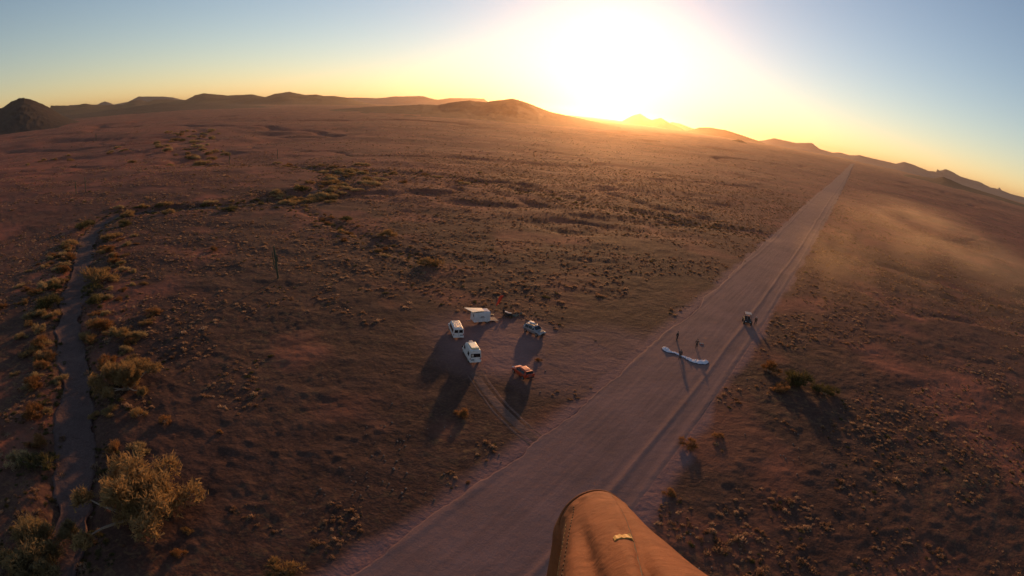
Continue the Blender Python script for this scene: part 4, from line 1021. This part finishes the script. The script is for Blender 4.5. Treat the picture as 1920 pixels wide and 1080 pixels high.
# a few pale stones along the road edges and near the camp
stones = []
for i in range(3):
    g_ = np.random.default_rng(40+i); V = []
    for a_ in range(5):
        for b_ in range(7):
            ph = math.pi*a_/4; th = 2*math.pi*b_/7; f = 1+.2*g_.normal(); V.append((f*math.sin(ph)*math.cos(th), f*.8*math.sin(ph)*math.sin(th), .55*f*math.cos(ph)))
    me = np_mesh('stone', V, grid_faces(5, 7, True), False); me.materials.append(M['stone']); stones.append(me)
g_ = np.random.default_rng(77); n = 0
for _ in range(1500):
    if n >= 130: break
    pxx, pyy = g_.uniform(560, 1900), g_.uniform(640, 1070)
    x, y = g1(pxx, pyy); o_ = road_off(np.array([x]), np.array([y]))[0]
    if -ROAD_HW-.2 < o_ < ROAD_HW+1 or vnoise(np.array([x/7]), np.array([y/7]), 99)[0] < .25: continue
    o = bpy.data.objects.new('stone', stones[n % 3]); C.objects.link(o); s0 = g_.uniform(.07, .17); o.scale = (s0,)*3; o.rotation_euler = (0, 0, g_.uniform(0, 6)); o.location = (x, y, hz(x, y)+s0*.3)
    rg = region(x, y); tag(o, 'small pale stone lying loose '+rg, 'stone', 'pale stones '+rg); n += 1

# ------------------------------------------------------------------ the pilot's own bent leg in the foreground
CM = camo.matrix_world.copy()
def cp(px_, py_, d):
    x, y = px_-960, 540-py_; r_ = math.hypot(x, y); th = r_/F
    return CM @ (Vector((math.sin(th)*x/r_, math.sin(th)*y/r_, -math.cos(th)))*d)
down = Vector((0, 0, -1))
knee = cp(1124, 1000, 1.02)
hip = cp(1262, 1340, .62)
ax = (knee-hip).normalized()
path = []; rad = []
for i in range(40):
    t_ = i/39; path.append(hip.lerp(knee, t_)); rad.append(.140+(.067-.140)*t_**.8)
fwd = Vector((ax.x, ax.y, 0)).normalized()
for i in range(1, 22):
    a_ = i/21; base_ = math.asin(max(-1, min(1, ax.z))); th = base_+(-D(84)-base_)*min(1, a_*1.0)
    dr = fwd*math.cos(th)+Vector((0, 0, 1))*math.sin(th); path.append(path[-1]+dr*.0068); rad.append(.066+.003*math.sin(a_*3.14))
for i in range(1, 26):
    path.append(path[-1]+(fwd*math.cos(-D(84))+Vector((0, 0, 1))*math.sin(-D(84)))*.014); rad.append(.066-.00035*i)
leg = empty('person', tuple(path[-1]), 0, label='airborne pilot\'s bent leg in tan canvas trousers rising from the bottom edge', cat='person')
nT = 120
prev = None; frames = []
for i, p in enumerate(path):
    d_ = (path[min(i+1, len(path)-1)]-path[max(i-1, 0)]).normalized()
    side = d_.cross(Vector((0, 0, 1))) if abs(d_.z) < .95 else prev
    side = (side-d_*side.dot(d_)).normalized()
    if prev is not None and side.dot(prev) < 0: side = -side
    prev = side; frames.append((p, side, side.cross(d_).normalized()))
def U_SEAM(t_): return math.pi/2+.39-.62*t_
def leg_pt(i, th, lift=0.0):
    i0 = int(max(0, min(len(path)-1.001, i))); f = i-i0; i1 = min(i0+1, len(path)-1)
    p = path[i0].lerp(path[i1], f); s_ = frames[i0][1].lerp(frames[i1][1], f).normalized(); u_ = frames[i0][2].lerp(frames[i1][2], f).normalized(); r_ = rad[i0]*(1-f)+rad[i1]*f
    t_ = i/39
    # folds of the cloth: one ridge running to the knee, one soft valley, small puckers
    def gau(a, c, w): dd = (a-c+math.pi) % (2*math.pi)-math.pi; return math.exp(-(dd/w)**2)
    k = 1.0
    sm = U_SEAM(t_); fade = min(1, max(0, (1.14-t_)*5))
    dth = (th-sm+math.pi) % (2*math.pi)-math.pi
    k += .12*fade*(1/(1+math.exp(-dth/.016)))*math.exp(-max(0, dth)/.28)          # cloth lapped over the seam
    k -= .045*fade*gau(th, sm-.09, .09)
    k -= .10*gau(th, math.pi/2+.66+.10*t_, .12)*max(0, min(1, (.84-t_)*4))
    k += .05*gau(th, math.pi/2+.95, .18)*max(0, min(1, (.92-t_)*3))
    k -= .05*gau(th, math.pi/2+.16, .07)*max(0, min(1, (.70-t_)*5))
    k += .02*math.sin(th*2+t_*5)+.012*math.sin(th*5+t_*17)*min(1, t_)
    k += .018*math.exp(-((t_-1.06)/.035)**2)*math.sin(th*16+1)
    return p+(s_*math.cos(th)+u_*math.sin(th))*(r_*k+lift)
V = []
NI = 240
for a_ in range(NI):
    i = a_*(len(path)-1)/(NI-1)
    for k in range(nT): V.append(leg_pt(i, 2*math.pi*k/nT))
me = np_mesh('trouser_leg', np.array([tuple(v) for v in V]), grid_faces(NI, nT, True))
M['canvas'] = mat('tan_canvas', (.30, .12, .045), .85, spec=.25)
t = NT(M['canvas']); oc = t.pos()
weave = t.noise(oc, 900, 2); blotch = t.noise(oc, 22, 5, .7)
t.l(t.mix(.3, t.ramp(blotch, [(.3, (.21, .066, .022)), (.7, (.37, .125, .042))]), t.ramp(weave, [(.3, (.22, .07, .024)), (.7, (.40, .14, .05))])), t.b.inputs['Base Color'])
t.l(t.bump(weave, .25, .0006, t.bump(t.noise(oc, 38, 4, .6, .6), .6, .006)), t.b.inputs['Normal'])
attach(link('trouser_leg', me, M['canvas']), leg)
M['thread_dark'] = mat('dark_thread', (.09, .045, .02), .8); M['thread_gold'] = mat('gold_thread', (.55, .30, .10), .7); M['tab'] = mat('yellow_tab', (.72, .42, .10), .7)
U = math.pi/2
def line(name, pts, r_, m, lift=.0006, dash=None, kind=None):
    mb = MB(); P = [leg_pt(i, th, lift) for i, th in pts]
    if dash is None: mb.tube(P, r_, 6)
    else:
        acc = []
        for a_, b_ in zip(P[:-1], P[1:]):
            n_ = max(1, int((b_-a_).length/dash[0]))
            for q in range(n_): acc.append((a_.lerp(b_, q/n_), a_.lerp(b_, q/n_+dash[1]/n_)))
        for a_, b_ in acc: mb.tube([a_, b_], r_, 5)
    o = mb.build(name, m, None, smooth_=True); attach(o, leg)
    if kind: o['kind'] = kind
    return o
LEFT = U+.0
line('stitching', [(i, U+1.50-.65*i/39) for i in np.linspace(10, 41, 30)], .0011, M['thread_dark'], .0004, (.0085, .42), 'stuff')
zz = [(i, U+1.85-.65*i/39+(.035 if k % 2 else -.035)) for k, i in enumerate(np.linspace(10, 38, 46))]
line('stitching', zz, .0007, M['thread_gold'], .0004, (.010, .7), 'stuff')
line('seam', [(i, U_SEAM(i/39)-.012) for i in np.linspace(2, 43, 60)], .0013, M['thread_dark'], -.0004)
line('hem_edge', [(45.5+1.2*math.sin(th*1.7), th) for th in np.linspace(U-1.5, U+1.5, 60)], .0028, M['canvas'], .001)
# small cloth tab sewn over the seam
mb = MB(); g4 = []
for a_ in range(9):
    th = U+.32-.25*a_/8; ii = 19.0+.5*math.sin(a_/8*math.pi)
    g4.append([leg_pt(ii-.62, th, -.001), leg_pt(ii+.62, th, -.001), leg_pt(ii+.62, th, .0014+.0012*(a_ % 2)), leg_pt(ii-.62, th, .0014+.0012*(a_ % 2))])
mb.loft(g4); attach(mb.build('fabric_tab', M['tab'], None, smooth_=False), leg)
bt = path[-1]
mb = MB(); mb.tube([bt+Vector((0, 0, .05)), bt+Vector((0, 0, -.08)), bt+fwd*.02+Vector((0, 0, -.14)), bt+fwd*.10+Vector((0, 0, -.17)), bt+fwd*.19+Vector((0, 0, -.185))], [.052, .05, .058, .048, .03], 16)
attach(mb.build('boot', M['black'], None, smooth_=True), leg)

# ------------------------------------------------------------------ air
def volume(name, density, color, aniso):
    m = bpy.data.materials.new(name); m.use_nodes = True; nt = m.node_tree; nt.nodes.clear()
    o = nt.nodes.new('ShaderNodeOutputMaterial'); v = nt.nodes.new('ShaderNodeVolumePrincipled')
    v.inputs['Density'].default_value = density; v.inputs['Color'].default_value = (*color, 1); v.inputs['Anisotropy'].default_value = aniso
    nt.links.new(v.outputs[0], o.inputs['Volume']); return m, v, nt
HD = 3.8e-5
mh, vh, _ = volume('haze_air', HD, (.96, .67, .44), .88)
hb = MB().box((0, 2000, HTOP/2-8), (34000, 32000, HTOP+16)).build('haze', mh)
tag(hb, 'thin dusty evening haze over the whole plain', kind='stuff')
# dust hanging over the right side of the road
md, vd, nt = volume('dust', .004, (.95, .72, .48), .6)
tc_ = nt.nodes.new('ShaderNodeTexCoord'); nz = nt.nodes.new('ShaderNodeTexNoise'); nz.inputs['Scale'].default_value = 2.2; nz.inputs['Detail'].default_value = 3
mp_ = nt.nodes.new('ShaderNodeMapping'); mp_.inputs['Scale'].default_value = (1, 1, 1); nt.links.new(tc_.outputs['Object'], mp_.inputs['Vector']); nt.links.new(mp_.outputs[0], nz.inputs['Vector'])
ln_ = nt.nodes.new('ShaderNodeVectorMath'); ln_.operation = 'LENGTH'; nt.links.new(tc_.outputs['Object'], ln_.inputs[0])
def vmath(op, a, b):
    n_ = nt.nodes.new('ShaderNodeMath'); n_.operation = op; n_.use_clamp = op == 'MULTIPLY' and False
    for i, v in enumerate((a, b)):
        if isinstance(v, (int, float)): n_.inputs[i].default_value = v
        else: nt.links.new(v, n_.inputs[i])
    return n_.outputs[0]
fall = vmath('POWER', vmath('MAXIMUM', vmath('SUBTRACT', 1.0, ln_.outputs['Value']), 0.0), 1.3)
pf = vmath('MAXIMUM', vmath('SUBTRACT', nz.outputs['Fac'], .38), 0.0)
nt.links.new(vmath('MULTIPLY', vmath('MULTIPLY', fall, pf), .026), vd.inputs['Density'])
def dustcloud(cx, cy, rx, ry_, rz_, az_, label):
    mb = MB(); mb.ball((0, 0, 0), 1, 20, 12); o = mb.build('dust_cloud', md)
    o.location = (cx, cy, rz_*.45); o.scale = (rx, ry_, rz_); o.rotation_euler = (0, 0, -az_)
    tag(o, label, kind='stuff')
c0 = ROAD_C*RN
def al_(a, o): p = c0+RU*a+RN*o; return float(p[0]), float(p[1])
x, y = al_(330, 75); dustcloud(x, y, 85, 260, 16, RAZ, 'broad golden dust cloud drifting over the plain right of the road')
x, y = al_(215, 20); dustcloud(x, y, 24, 120, 10, RAZ, 'denser strip of dust along the right edge of the road')
